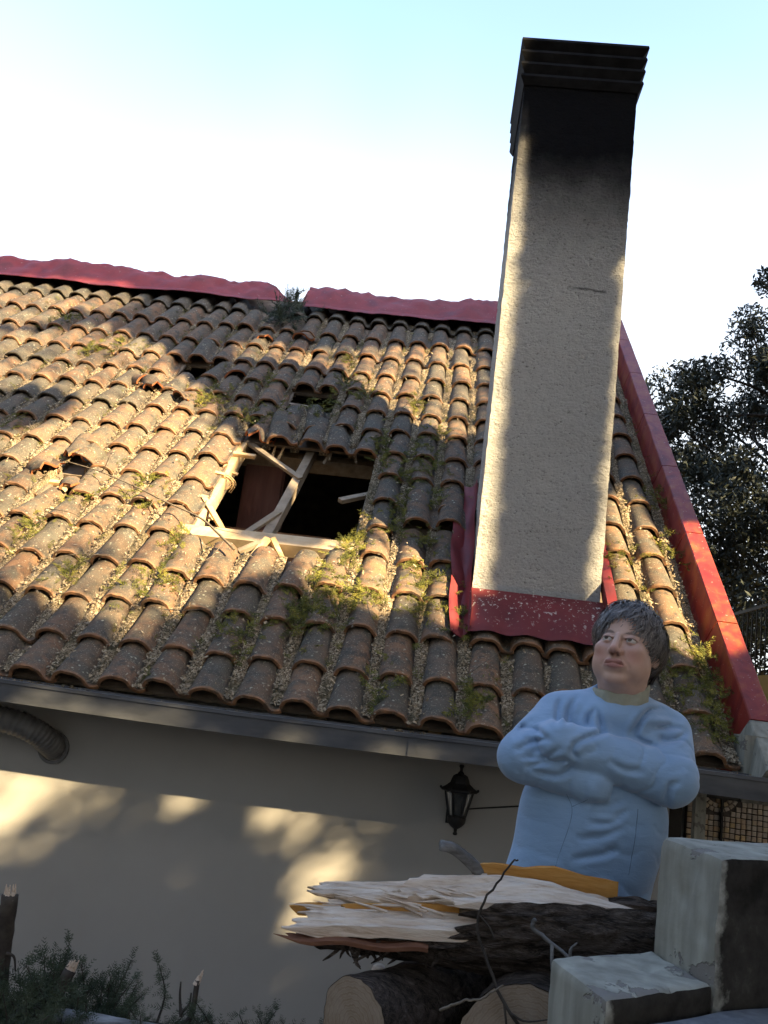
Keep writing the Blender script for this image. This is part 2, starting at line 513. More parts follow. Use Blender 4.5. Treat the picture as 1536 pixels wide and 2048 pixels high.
MT = {}
MT['tile'] = m_tile(); MT['broken'] = m_broken(); MT['litter'] = m_litter(); MT['flake'] = m_flake(); MT['sprig'] = m_sprig()
MT['red'] = m_red(); MT['redpaint'] = m_redpaint(); MT['dullred'] = m_simple('dull_red_sheet', (.13, .022, .026), (.22, .035, .036), 6, .55, .3, .006); MT['skirt'] = m_flashskirt(); MT['plaster'] = m_plaster(); MT['chimney'] = m_chimney()
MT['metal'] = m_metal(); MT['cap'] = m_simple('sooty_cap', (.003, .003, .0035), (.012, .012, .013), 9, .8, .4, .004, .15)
MT['rafter'] = m_wood('pine_rafter', (.42, .30, .17), (.55, .41, .25), (.62, .49, .32), (3, 3, 3), 3.0)
MT['oldwood'] = m_wood('grey_batten', (.20, .155, .11), (.30, .24, .17), (.38, .31, .23), (3, 3, 3), 4.0)
MT['batten'] = m_wood('new_batten', (.48, .31, .14), (.60, .41, .21), (.66, .50, .30), (3, 3, 3), 4.0)
MT['chip'] = m_simple('chipboard', (.15, .075, .038), (.24, .125, .065), 40, .8, .3)
MT['cabinet'] = m_wood('red_brown_cabinet', (.10, .04, .028), (.14, .055, .038), (.17, .075, .05), (9, 9, 1), 2.0, .2, .5)
MT['deck'] = m_simple('old_roof_boards', (.13, .10, .075), (.24, .19, .14), 6, .9, .4)
MT['dirt'] = m_simple('attic_dust', (.10, .085, .07), (.18, .155, .13), 4, .95, .3)
MT['splint'] = m_wood('split_pale_wood', (.44, .30, .20), (.66, .53, .41), (.75, .65, .54), (1.6, 14, 14), 6.0, .7, .8, .009)
MT['orange'] = m_wood('orange_inner_bark', (.40, .17, .035), (.52, .25, .06), (.58, .33, .11), (2, 14, 14), 4.0, .5, .7)
MT['redwood'] = m_wood('cambium_brown', (.09, .035, .02), (.16, .068, .036), (.24, .12, .07), (2, 14, 14), 4.0, .5, .7)
MT['bark'] = m_bark(); MT['greybark'] = m_wood('grey_flaky_bark', (.05, .045, .04), (.15, .145, .14), (.30, .30, .30), (1.5, 5, 5), 5.0, .9, .9, .01)
MT['rings'] = m_rings(); MT['peel'] = m_peel(); MT['darkside'] = m_darkside(); MT['darkside2'] = m_darkside(1.026)
MT['concrete'] = m_simple('grey_concrete', (.10, .11, .125), (.20, .21, .225), 26, .95, .7, .006)
MT['fabric'] = m_fabric(); MT['skin'] = m_skin(); MT['hair'] = m_hair(); MT['eye'] = m_eye()
MT['collar'] = m_simple('sage_jersey', (.30, .30, .235), (.38, .38, .30), 30, .9, .2)
MT['trouser'] = m_simple('dark_trousers', (.02, .022, .03), (.035, .037, .047), 60, .95, .3)
MT['seam'] = m_simple('seam_thread', (.11, .17, .26), (.13, .20, .30), 60, .95, 0)
MT['shoe'] = m_simple('shoe_leather', (.02, .015, .012), (.04, .03, .025), 40, .6, .3)
MT['iron'] = m_simple('black_iron', (.006, .006, .006), (.016, .015, .014), 30, .55, .3)
MT['duct'] = m_simple('dull_duct_foil', (.10, .10, .10), (.17, .165, .155), 12, .5, .4)
MT['wire'] = m_simple('black_cable', (.012, .012, .012), (.02, .02, .02), 30, .6, 0)
MT['leafdark'] = m_leaf('evergreen_leaf', (.022, .028, .022), (.045, .055, .044), (.085, .098, .08))
_l = NT('cypress_leaf', .7, .15); _l.color((.038, .052, .020)); MT['leafshade'] = _l.m
MT['needle'] = m_leaf('cut_conifer_leaf', (.020, .032, .018), (.045, .062, .034), (.085, .105, .06), 9)
MT['twig'] = m_simple('dry_twig', (.09, .07, .05), (.20, .165, .125), 30, .9, .5)
MT['darktwig'] = m_simple('dark_twig', (.03, .024, .02), (.075, .062, .05), 30, .9, .5)
MT['yellow'] = m_simple('yellow_render', (.60, .38, .10), (.66, .44, .14), 3, .9, .2)
MT['mosaic'] = m_mosaic(); MT['grout'] = m_simple('mosaic_grout', (.05, .042, .036), (.09, .075, .065), 40, .9, .3)
MT['whitepost'] = m_peel(); MT['soil'] = m_simple('bare_soil', (.07, .055, .04), (.15, .12, .085), 3, .95, .6, .02)
MT['stone'] = m_simple('patio_slabs', (.20, .185, .165), (.28, .26, .235), 4, .9, .3)
_g = NT('lantern_glass', .08, .5); _g.color((.30, .30, .27)); _g.b.inputs['Transmission Weight'].default_value = .85; MT['glass'] = _g.m
MT['door'] = m_simple('dark_door_paint', (.022, .018, .015), (.04, .034, .028), 10, .7, .2)

# ------------------------------------------------------------------ ground, terrace, patio
def boxobj(name, lo, hi, mat, parent=None):
    return G().box(lo, hi).out(name, mat, parent)

gs = G()
xs = np.linspace(-150, 150, 31); ys = np.linspace(-150, 150, 31)
A = np.stack(np.meshgrid(xs, ys, indexing='ij') + [np.full((31, 31), -2.4)], -1)
tag(gs.grid(A).out('ground', MT['soil']), kind='structure')
tag(boxobj('patio', (-9, 2.9, -2.396), (9, 4.779, -2.36), MT['stone']), kind='structure')
def slabtop(x0, x1, y0, y1, z, zb, name, mat, amp=.02, step=.12):
    nx = max(2, int((x1 - x0) / step)); ny = max(2, int((y1 - y0) / step))
    X, Y = np.meshgrid(np.linspace(x0, x1, nx), np.linspace(y0, y1, ny), indexing='ij')
    P = np.stack([X, Y, np.zeros_like(X)], -1); Z = z + .13 * np.exp(-((X - .15) / .4) ** 2 - ((Y - 2.0) / .35) ** 2) * (z > -1) + amp * vnoise(P, 2.2, 3, 3)
    g = G(); g.grid(np.stack([X, Y, Z], -1))
    g.box((x0, y0, zb), (x1, y1, z - amp * 1.5)); return g.out(name, mat, smooth=False)
tag(slabtop(-5, 9, -9, 2.28, -.86, -2.39, 'terrace', MT['soil'], .015, .15), kind='structure')
tag(slabtop(-5, 1.35, 2.285, 2.89, -1.30, -2.39, 'path', MT['stone'], .004, .3), kind='structure')

# ------------------------------------------------------------------ the house
HB = (-1.0, 4.9, -2.4)
house = thing('house', 'low cream house with damaged terracotta tile roof and tall sooty chimney', 'house', HB)
YW = 4.78
XL, XR = -8.0, 1.30
boxobj('wall', (XL, YW, -2.4), (XR, 4.98, -.02), MT['plaster'], house)
boxobj('side_wall', (XL, 4.99, -2.4), (XL + .2, 13.4, -.1), MT['plaster'], house)
boxobj('side_wall', (1.60, 5.3, -2.4), (1.74, 13.4, -.1), MT['plaster'], house)
boxobj('back_wall', (XL, 13.3, -2.4), (1.74, 13.5, -.1), MT['plaster'], house)
boxobj('door', (1.302, 4.90, -2.36), (1.398, 4.94, -.10), MT['door'], house)
boxobj('porch_wall', (1.302, 5.06, -2.36), (1.76, 5.2, -.05), MT['plaster'], house)
boxobj('attic_floor', (XL + .2, 5.0, .22), (1.59, 13.2, .30), MT['dirt'], house)
SR = 6.78                                                    # ridge, up the slope
ridge = rp(0, SR)
# gables closing the attic
for x0 in (XL + .02, 1.62):
    P = [rp(0, .35, -.15), rp(0, SR, -.15), np.array([0, 2 * ridge[1] - rp(0, .35, -.15)[1], rp(0, .35, -.15)[2]])]
    V = [p + np.array([x0, 0, 0]) for p in P] + [p + np.array([x0 + .1, 0, 0]) for p in P]
    mk('gable', V, [(0, 1, 2), (5, 4, 3), (0, 3, 4, 1), (1, 4, 5, 2), (2, 5, 3, 0)], MT['plaster'], house)
bk = G()
b0 = rp(0, SR, -.10); b1 = np.array([0, 2 * ridge[1] - RO[1] + .4, RO[2] - .3])
nb = np.array([0, math.sin(SL), math.cos(SL)])
bk.add([b0 + [XL, 0, 0], b0 + [1.72, 0, 0], b1 + [1.72, 0, 0], b1 + [XL, 0, 0], b0 + [XL, 0, 0] - .04 * nb, b0 + [1.72, 0, 0] - .04 * nb, b1 + [1.72, 0, 0] - .04 * nb, b1 + [XL, 0, 0] - .04 * nb],
       [(0, 1, 2, 3), (7, 6, 5, 4), (0, 4, 5, 1), (1, 5, 6, 2), (2, 6, 7, 3), (3, 7, 4, 0)])
bk.out('back_roof', MT['deck'], house)
boxobj('soffit', (XL, 4.44, -.23), (1.60, YW - .002, -.21), MT['deck'], house)

# underlay deck added to stop light leaking between tiles, open at the holes
HOLES = [(-1.735, -.60, 1.37, 3.0), (-1.50, -1.10, 3.70, 4.09), (-2.64, -2.34, 4.06, 4.50), (-2.82, -2.57, 1.74, 2.16), (.15, .98, 1.0, 2.3)]
ex = sorted({XL, 1.60} | {h[0] for h in HOLES} | {h[1] for h in HOLES}); es = sorted({.05, SR - .03} | {h[2] for h in HOLES} | {h[3] for h in HOLES})
g = G(); AX = (np.array([1.0, 0, 0]), RS, RN)
for i in range(len(ex) - 1):
    for j in range(len(es) - 1):
        cx = (ex[i] + ex[i + 1]) / 2; cs = (es[j] + es[j + 1]) / 2
        if any(h[0] < cx < h[1] and h[2] < cs < h[3] for h in HOLES): continue
        g.box((ex[i], es[j], -.135), (ex[i + 1], es[j + 1], -.112), ax=AX, o=RO)
roof = g.out('roof', MT['deck'], house)

# ---- tiles
S_ROW = [0, .302, .658, 1.035, 1.42, 1.78, 2.145, 2.52, 2.89, 3.29, 3.67, 4.08, 4.5, 4.97, 5.49, 6.03]
CX = {11: .535, 12: .733, 13: .94, 14: 1.155, 15: 1.38}
def colx(c, s):
    if c >= 11: x = CX[c]
    else: x = -2.049 + .235 * c
    k = np.clip((c + 3) / 5.0, 0, 1) if c < 11 else {11: .8, 12: .6, 13: .3}.get(c, 0.0)
    return x - .43 * .235 * k * s / 6.05

PROF = np.array([(-.092, -.074), (-.087, -.051), (-.073, -.026), (-.051, -.009), (-.026, -.001), (0, .001), (.026, -.001), (.051, -.009), (.073, -.026), (.088, -.051),
                 (.101, -.071), (.117, -.079), (.135, -.079), (.154, -.070)])
TL = .45
def tile_mesh(name, seed, cut=None):
    r = np.random.default_rng(seed); n = len(PROF)
    d = np.gradient(PROF, axis=0); nn = np.stack([d[:, 1], -d[:, 0]], 1); nn /= np.linalg.norm(nn, axis=1)[:, None]
    ys = [0, .006, .02, .20, TL]; top = []; bot = []
    for k, y in enumerate(ys):
        w = 1 - .13 * (y / TL); p = PROF * [w, 1.0]
        wob = r.normal(0, .0018, (n, 2)); p = p + wob
        lift = [-.001, .002, .002, 0, 0][k]
        z = p[:, 1] + lift - .046 * y / TL
        yy = y + (r.normal(0, .002, n) if k == 0 else 0) + (cut(p[:, 0]) if cut is not None and k < 3 else 0)
        top.append(np.stack([p[:, 0], np.broadcast_to(yy, (n,)), z], 1))
        th = .017
        bot.append(np.stack([p[:, 0] + nn[:, 0] * th, np.broadcast_to(yy, (n,)), z + nn[:, 1] * th], 1))
    m = len(ys); T = np.concatenate(top); B = np.concatenate(bot); N = m * n; F = []
    for i in range(m - 1):
        for j in range(n - 1):
            a = i * n + j
            F.append((a, a + 1, a + n + 1, a + n)); F.append((N + a, N + a + n, N + a + n + 1, N + a + 1))
    for j in range(n - 1):
        F.append((j, N + j, N + j + 1, j + 1)); e = (m - 1) * n + j; F.append((e, e + 1, N + e + 1, N + e))
    for i in range(m - 1):
        F.append((i * n, (i + 1) * n, N + (i + 1) * n, N + i * n)); e = i * n + n - 1; F.append((e, N + e, N + e + n, e + n))
    me = bpy.data.meshes.new(name); me.from_pydata(np.concatenate([T, B]).tolist(), [], F); me.update()
    sm = [True] * len(me.polygons); me.polygons.foreach_set('use_smooth', sm)
    me.materials.append(MT['tile']); me.materials.append(MT['broken']); me.set_sharp_from_angle(angle=math.radians(45))
    return me
TILES = [tile_mesh('roof_tile', 100 + i) for i in range(6)]
BROK = [tile_mesh('roof_tile_broken', 200, lambda x: .09 + .05 * np.sin(x * 60)), tile_mesh('roof_tile_broken', 201, lambda x: .12 + .5 * x)]
for me in BROK:
    n = len(PROF)
    for p in me.polygons:
        if p.index >= 2 * 4 * (n - 1) and p.center.y < .28: p.material_index = 1

def tile_mat(x, s, off, length, rz=0.0, rx=0.0, ry=0.0):
    o = rp(x, s, off)
    B = Matrix(((1, RS[0], RN[0], o[0]), (0, RS[1], RN[1], o[1]), (0, RS[2], RN[2], o[2]), (0, 0, 0, 1)))
    return B @ Matrix.Rotation(rz, 4, 'Z') @ Matrix.Rotation(rx, 4, 'X') @ Matrix.Rotation(ry, 4, 'Y') @ Matrix.Diagonal((1, length / TL, 1, 1))

def proj(P):
    P = np.asarray(P, float); R = np.array(_R); U = np.array(_U); d = np.array(_d); z = P @ d
    return 768 + 1750 * (P @ R) / z, 1024 - 1750 * (P @ U) / z

GONE = {(c, r) for c in range(2, 7) for r in range(4, 8)} | {(3, 10), (4, 10), (-2, 11), (-3, 5)}
MOVED = {  # (c,r): dx, ds, off, rz, rx, ry
    (2, 3): (0, -.06, .012, .05, 0, 0), (3, 3): (-.01, -.10, .01, .02, 0, 0), (4, 3): (-.01, -.11, .012, -.03, 0, 0), (5, 3): (0, -.10, .015, -.10, 0, 0), (6, 3): (0, -.02, .0, -.02, 0, 0),
    (2, 8): (.02, -.02, -.01, -.1, .06, 0), (3, 8): (0, .02, .01, .16, .10, -.1), (4, 8): (.03, .05, .0, -.05, .05, .1), (5, 8): (0, .0, .0, .10, .04, 0), (6, 8): (.0, -.02, .01, -.08, .0, 0),
    (4, 10): (.05, -.26, -.03, .26, .10, .10), (2, 10): (0, -.06, .01, .05, .02, 0), (4, 9): (.02, -.06, -.015, .20, .08, 0), (3, 9): (0, -.08, .0, -.04, .04, 0),
    (-1, 11): (.02, -.03, .0, -.08, 0, 0), (-2, 12): (0, -.03, .012, .05, .05, 0), (-3, 11): (-.03, -.04, .01, .1, 0, .06), (-3, 6): (.0, .03, .02, .12, .05, .12),
    (-3, 4): (-.01, -.02, .012, -.15, 0, -.05), (-2, 5): (.02, -.03, .012, .10, .02, .05), (0, 5): (0, -.03, .01, -.06, 0, 0), (8, 4): (0, -.03, .0, .04, 0, 0), (8, 5): (0, .08, .025, .03, .05, 0),
    (9, 5): (-.02, .10, .03, -.04, .02, 0), (-1, 14): (0, .0, .015, .08, 0, .05), (-2, 15): (0, -.04, .012, .1, 0, 0)}
recs = []
tr = np.random.default_rng(11)
for r in range(16):
    s0 = S_ROW[r]; e = (S_ROW[r + 1] - s0) if r < 15 else .40
    for c in range(-25, 16):
        x = colx(c, s0) + tr.normal(0, .005); s = s0 + tr.normal(0, .009); rz = tr.normal(0, .016); off = abs(tr.normal(0, .003)); ry = tr.normal(0, .025)
        rz -= .43 * .235 / 6.05 * (-1 if 2 <= c <= 10 else 0) * 1.0
        vi = int(tr.integers(6))
        if (c, r) in GONE or (c, r) == (-1, 15): continue
        if c >= 10 and c <= 13 and s0 + e > .95 and s0 < 2.15 and r != 2: continue             # the chimney stands here
        if c == 9 and 2 <= r <= 4: x -= .03
        L = e + .075
        mv = MOVED.get((c, r)); rx = 0.0
        if mv: x += mv[0]; s += mv[1]; off += mv[2]; rz += mv[3]; rx = mv[4]; ry += mv[5]
        if c >= 10 and c <= 13 and r == 2: L = .30; rz *= .5
        me = TILES[vi]
        if (c, r) in ((-3, 6), (2, 8)): me = BROK[0]
        if (c, r) in ((0, 11),): me = BROK[1]
        q = rp(np.array([x - .08, x + .15, x]), np.array([s, s + e, s + e / 2])); px_, py_ = proj(q)
        vis = (px_.max() > -6) and (px_.min() < 1542)
        recs.append((vis, e * 175 * 1 / (q[2] @ np.array(_d)), me, tile_mat(x, s, off, L, rz, rx, ry)))
recs.sort(key=lambda t: (not t[0], -t[1]))
singles = [q for q in recs if q[0]][:300]; rest = [q for q in recs if q[0]][300:] + [q for q in recs if not q[0]]
for q in singles: inst('roof_tile', q[2], q[3], roof)
# fragments of broken tiles lying loose
frag = []
def shard(name, x, s, off, size, rz, tilt, me_i=0, L=.18):
    q = tile_mat(x, s, off, L * size, rz, tilt[0], tilt[1])
    return inst('broken_tile', BROK[me_i], q, roof)
for a in [(-2.62, 3.60, .03, 1.3, .5, (.25, .1), 0), (-2.47, 3.52, .02, 1.2, -.9, (.1, -.3), 1), (-2.75, 3.78, .03, 1.0, .8, (.05, .2), 1),
          (-2.68, 2.10, .045, 1.2, -.55, (.35, .45), 1), (-2.86, 1.98, .03, 1.0, .9, (.2, -.2), 0), (-2.55, 1.78, .02, 1.1, .4, (.1, .3), 0), (-2.0, 5.15, .02, 1.0, .6, (.1, .2), 0), (-1.73, 5.25, .03, .9, -.4, (.2, -.2), 1)]:
    shard('broken_tile', *a)
g = G()
for q in rest:
    M = np.array(q[3]); V = np.array([v.co for v in q[2].vertices]); V = V @ M[:3, :3].T + M[:3, 3]
    g.add(V, [list(p.vertices) for p in q[2].polygons])
if g.n: tag(g.out('roof_tile_field', MT['tile'], roof, smooth=True), kind='stuff')

# ---- timber in and round the hole
def rbar(name, x0, s0, x1, s1, w, h, off, mat, off1=None):
    o1 = off if off1 is None else off1
    g = G(); p = rp(x0, s0, off); q = rp(x1, s1, o1); g.bar(p, q, w, h, RN)
    g.V[0] = g.V[0] + rng.normal(0, .0022, g.V[0].shape)
    return g.out(name, mat, roof)
for x in (-5.1, -3.9, -2.85, -2.28): rbar('rafter', x, .1, x, 6.7, .07, .11, -.20, MT['rafter'])
rbar('rafter', -1.70, 1.47, -1.72, 6.7, .085, .11, -.175, MT['rafter'])
rbar('rafter', -1.215, 1.42, -1.125, 3.45, .062, .09, -.20, MT['oldwood'])
rbar('rafter', -.55, .1, -.55, 6.7, .10, .11, -.195, MT['oldwood'])
rbar('rafter', .06, .1, .06, 6.7, .07, .11, -.20, MT['rafter'])
rbar('rafter', -1.16, .2, -1.16, 1.50, .075, .10, -.165, MT['rafter'])
rbar('purlin', -1.90, 1.56, -.46, 1.58, .12, .10, -.128, MT['rafter'])
rbar('purlin', -3.4, 3.12, .4, 3.12, .10, .12, -.31, MT['oldwood'])
for a in [(-1.90, 2.77, -1.53, 2.735, MT['batten']), (-1.88, 2.43, -1.67, 2.39, MT['batten']), (-1.87, 2.06, -1.70, 2.03, MT['batten']), (-2.95, 2.02, -2.52, 1.99, MT['batten'])]:
    rbar('batten', a[0], a[1], a[2], a[3], .036, .028, -.105, a[4])
rbar('batten', -1.69, 3.05, -1.13, 2.55, .04, .028, -.13, MT['oldwood'], -.15)
rbar('batten', -1.725, 2.03, -1.385, 1.55, .036, .028, -.10, MT['batten'], -.17)
rbar('batten', -1.18, 2.03, -1.345, 1.62, .045, .03, -.15, MT['oldwood'], -.13)
rbar('batten', -.775, 2.21, -.56, 2.40, .045, .03, -.11, MT['oldwood'], -.13)
rbar('batten', -1.20, 1.32, -1.135, 1.50, .036, .028, -.09, MT['batten'], -.04)
rbar('batten', -1.01, 1.39, -1.11, 1.52, .036, .028, -.12, MT['batten'], -.05)
rbar('batten', -1.30, 1.40, -1.17, 1.46, .036, .028, -.10, MT['oldwood'], -.05)
rbar('batten', -1.50, 3.86, -1.26, 3.84, .03, .025, -.13, MT['oldwood'])
for k in range(14):                                            # snapped ends and splinters round the opening
    e_ = [(-1.74, 1.5 + 1.4 * rng.random()), (-1.7 + 1.05 * rng.random(), 2.98), (-.61, 1.5 + 1.4 * rng.random())][k % 3]
    d_ = [(.10, .0), (.0, -.09), (-.09, .02)][k % 3]; f_ = .5 + rng.random()
    rbar('splinter', e_[0] - d_[0] * .4, e_[1] - d_[1] * .4, e_[0] + d_[0] * f_ + rng.normal(0, .02), e_[1] + d_[1] * f_ + rng.normal(0, .03), .012 + .014 * rng.random(), .010, -.12 - .03 * rng.random(), MT['oldwood'] if k % 2 else MT['batten'], -.13 - .06 * rng.random())
# frayed strand hanging from a broken batten
g = G()
for k in range(7):
    p = rp(-1.66, 2.39, -.10) + rng.normal(0, .008, 3)
    pts = [p, p + [.03 + .02 * rng.random(), -.01, -.02], p + [.05 + .03 * rng.random(), .0, -.06], p + [.045 + .03 * rng.normal(), .0, -.09 - .06 * rng.random()]]
    g.tube(smoothline(pts, 7), np.linspace(.0045, .0015, 7), 5)
g.out('splinter', MT['batten'], roof)

# attic contents seen through the hole
t = boxobj('chipboard_panel', (-1.95, 6.45, .301), (-.85, 6.48, 1.10), MT['chip']); tag(t, 'orange brown chipboard panel inside the big roof hole', 'board')
cb = thing('attic_cabinet', 'dark red brown cabinet door seen through the upper part of the roof hole', 'cabinet', (-1.5, 6.95, .301))
boxobj('carcass', (-1.70, 6.95, .301), (-1.36, 7.15, 1.88), MT['cabinet'], cb); boxobj('door', (-1.685, 6.925, .34), (-1.375, 6.948, 1.84), MT['cabinet'], cb)

# ---- gutter
prof = [(4.30, -.262), (4.298, -.175), (4.290, -.173), (4.290, -.156), (4.312, -.155), (4.312, -.25), (4.418, -.25), (4.418, -.150), (4.430, -.150), (4.430, -.262)]
xs_ = np.linspace(XL, 1.70, 46); V = []
for x in xs_:
    sag = .006 * math.sin(x * 1.7) - .004 * math.cos(x * .8)
    V.append([(x, y, z + sag) for y, z in prof])
V = np.array(V); n = len(prof)
g = G(); g.grid(V, wrap=True); g.F.append(list(range(n))[::-1]); g.F.append([(len(xs_) - 1) * n + j for j in range(n)])
gut = g.out('gutter', MT['metal'], house)
boxobj('gutter_joint', (-.062, 4.2935, -.2655), (-.02, 4.2975, -.176), MT['metal'], gut)

# ---- ridge flashing, two crumpled lengths
def flashing(x0, x1, fend, name, seed, lo0=6.16):
    nx = int((x1 - x0) / .045); nt = 15
    X, v = np.meshgrid(np.linspace(x0, x1, nx), np.linspace(0, 1, nt), indexing='ij'); X = fend(X, v); Z0 = 0 * X
    N3 = lambda a, b, c, sd, oc=1: vnoise(np.stack([a, b, c], -1), 1.0, sd, oc)
    w = .05 * N3(X * 2.3, Z0, Z0 + seed, seed, 2) * (1 - v); k1 = np.clip(v / .62, 0, 1)
    P = rp(X, lo0 + w + (SR + .02 - lo0 - w) * k1, .042 + .05 * np.sin(k1 * np.pi / 2)) + np.clip((v - .62) / .38, 0, 1)[..., None] * np.array([0, .35, -.30])
    cr = .040 * N3(X * 5.5, v * 3.0, Z0 + seed, seed + 1, 3) + .014 * (1 - 2 * np.abs(N3(X * 5.0 + v * 5, v * 4.0 + X * 2, Z0 + seed, seed + 2, 2))) + .02 * N3(X * 1.3, v, Z0 + seed, seed + 4)
    A = P + (cr * (.35 + 1.1 * np.clip(v / .4, 0, 1)))[..., None] * RN
    A[..., 2] += .045 * N3(X * 2.0, Z0 + seed, Z0, seed + 7, 2) * np.clip(v / .5, 0, 1)
    g = G(); g.grid(A); V = np.concatenate(g.V); nrm = np.array([0, -.4, .9]); m = len(V)
    F = g.F; F2 = [[q + m for q in f][::-1] for f in F]
    E = []
    for i in range(nx - 1): E += [[i * nt, i * nt + m, (i + 1) * nt + m, (i + 1) * nt]]
    for j in range(nt - 1): E += [[j, j + 1, j + 1 + m, j + m], [(nx - 1) * nt + j, (nx - 1) * nt + j + m, (nx - 1) * nt + j + 1 + m, (nx - 1) * nt + j + 1]]
    o = mk(name, np.vstack([V, V - .004 * nrm]), [list(f) for f in F] + F2 + E, MT['red'], house, True); return o
f1 = flashing(XL, -1.99, lambda x, v: x - (.42 * np.clip((x + 2.9) / .84, 0, 1) * np.clip(v / .62, 0, 1)), 'ridge_flashing', 3, 6.27)
f2 = flashing(-1.87, 1.64, lambda x, v: x, 'ridge_flashing', 9, 6.17)

# ---- chimney
CX0, CX1, CY0, CY1, CZ1 = .197, .958, 5.227, 6.02, 4.19
def rough_box(x0, x1, y0, y1, z0, z1, step, amp, seed):
    g = G()
    def face(o, u, v, lu, lv):
        nu = max(2, int(lu / step)); nv = max(2, int(lv / step))
        U_, V_ = np.meshgrid(np.linspace(0, lu, nu), np.linspace(0, lv, nv), indexing='ij')
        return np.array(o) + U_[..., None] * np.array(u, float) + V_[..., None] * np.array(v, float)
    c = np.array([(x0 + x1) / 2, (y0 + y1) / 2, 0])
    for A in (face((x0, y0, z0), (1, 0, 0), (0, 0, 1), x1 - x0, z1 - z0), face((x1, y0, z0), (0, 1, 0), (0, 0, 1), y1 - y0, z1 - z0),
              face((x1, y1, z0), (-1, 0, 0), (0, 0, 1), x1 - x0, z1 - z0), face((x0, y1, z0), (0, -1, 0), (0, 0, 1), y1 - y0, z1 - z0)):
        d = A - c; d[..., 2] = 0; d /= np.linalg.norm(d, axis=-1)[..., None]
        A = A + d * (amp * (vnoise(A, 45, seed, 2) + .8 * vnoise(A, 9, seed + 1, 2)) - .004)[..., None]
        g.grid(A)
    return g
chim = rough_box(CX0, CX1, CY0, CY1, .55, CZ1, .021, .0055, 4).out('chimney', MT['chimney'], house, smooth=True)
boxobj('chimney_core', (CX0 + .03, CY0 + .03, .3), (CX1 - .03, CY1 - .03, CZ1 - .02), MT['chimney'], chim)
def slat(z0, z1, e0, e1):
    g = G(); V = []
    for z, e in ((z0, e0), (z0 + (z1 - z0) * .72, e1), (z1, e1 - .004)):
        V += [(CX0 - e, CY0 - e, z), (CX1 + e, CY0 - e, z), (CX1 + e, CY1 + e, z), (CX0 - e, CY1 + e, z)]
    F = [(3, 2, 1, 0), (8, 9, 10, 11)]
    for k in (0, 4):
        F += [(k + i, k + (i + 1) % 4, k + 4 + (i + 1) % 4, k + 4 + i) for i in range(4)]
    return g.add(V, F).out('cap_slab', MT['cap'], chim)
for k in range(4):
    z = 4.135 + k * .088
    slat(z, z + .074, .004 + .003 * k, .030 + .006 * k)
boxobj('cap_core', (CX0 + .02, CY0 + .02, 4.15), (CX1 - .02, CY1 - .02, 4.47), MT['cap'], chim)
# red skirt in front and flashings beside
g = G(); n = 34; A = np.zeros((n, 9, 3))
for i in range(n):
    x = .185 + (1.0 - .185) * i / (n - 1)
    lo = rp(x, .715 + .004 * math.sin(x * 26), .020 + .008 * math.cos((x - .30) * 2 * math.pi / .215)); hi = np.array([x, CY0 - .012, .69])
    for j in range(9):
        t_ = j / 8; A[i, j] = hi * (1 - t_) + lo * t_ + RN * .02 * math.sin(t_ * math.pi) * 0.6
g.grid(A); g.out('chimney_skirt', MT['skirt'], chim, True)
g = G(); ss = np.linspace(.72, 2.5, 26); pr = [(.192, .055), (.187, .0), (.165, -.040), (.12, -.048), (.105, -.035)]
A = np.array([[rp(x + .006 * math.sin(s * 9), s, o + .008 * math.sin(s * 7 + k)) for k, (x, o) in enumerate(pr)] for s in ss]); g.grid(A); g.out('side_flashing', MT['dullred'], chim, True)
g = G(); pr = [(.965, .12), (.97, .03), (.985, -.02), (1.03, -.03), (1.075, -.02)]
A = np.array([[rp(x, s, o + .006 * math.sin(s * 8 + k)) for k, (x, o) in enumerate(pr)] for s in ss]); g.grid(A); g.out('side_flashing', MT['red'], chim, True)
# bent red sheet lying over the tiles left of the chimney
ss = np.linspace(.70, 1.90, 24); A = []
for s in ss:
    x0 = .015 + (.085 - .015) * np.clip((1.9 - s) / 1.2, 0, 1) * .6; row = []
    for k in range(8):
        u = k / 7; row.append(rp(x0 + .025 + .085 * u + .006 * math.sin(s * 11), s, .012 - .06 * u ** 1.5 + .008 * math.sin(s * 13 + u * 4)))
    A.append(row)
g = G(); g.grid(np.array(A)); V = g.V[0]; m = len(V); F = list(g.F) + [[q + m for q in f][::-1] for f in g.F]
mk('loose_flashing', np.vstack([V, V - .003 * RN]), F, MT['dullred'], chim, True)

# ---- red rake parapet with pale end
cs = [(1.545, -.13), (1.572, -.085), (1.600, .055), (1.606, .062), (1.716, .062), (1.722, .055), (1.722, -.35), (1.545, -.35)]
def sweep(name, s0, s1, mat, n=60, cs=cs, bump=.002, parent=None):
    A = []
    for s in np.linspace(s0, s1, n):
        A.append([rp(x + bump * vnoise(np.array([s * 7, k, 0.]), 1, 2), s, o + bump * vnoise(np.array([s * 6, k, 5.]), 1, 3)) for k, (x, o) in enumerate(cs)])
    g = G(); g.grid(np.array(A), wrap=True); m = len(cs); g.F.append(list(range(m))); g.F.append([(n - 1) * m + j for j in range(m)][::-1])
    return g.out(name, mat, parent or house)
par = None
sj = [.215, 1.02, 2.02, 3.02, 4.02, 5.02, 6.0, 6.72]
for a, b in zip(sj[:-1], sj[1:]): sweep('parapet_coping', a, b - .010, MT['redpaint'], 12)
cs2 = [(1.540, -.14), (1.566, -.088), (1.596, .050), (1.602, .057), (1.713, .057), (1.718, .05), (1.718, -.17), (1.540, -.17)]
sweep('parapet_end', -.12, .212, MT['peel'], 8, cs2)
boxobj('parapet_pier', (1.547, 4.44, -.20), (1.80, 4.60, .03), MT['peel'], house)

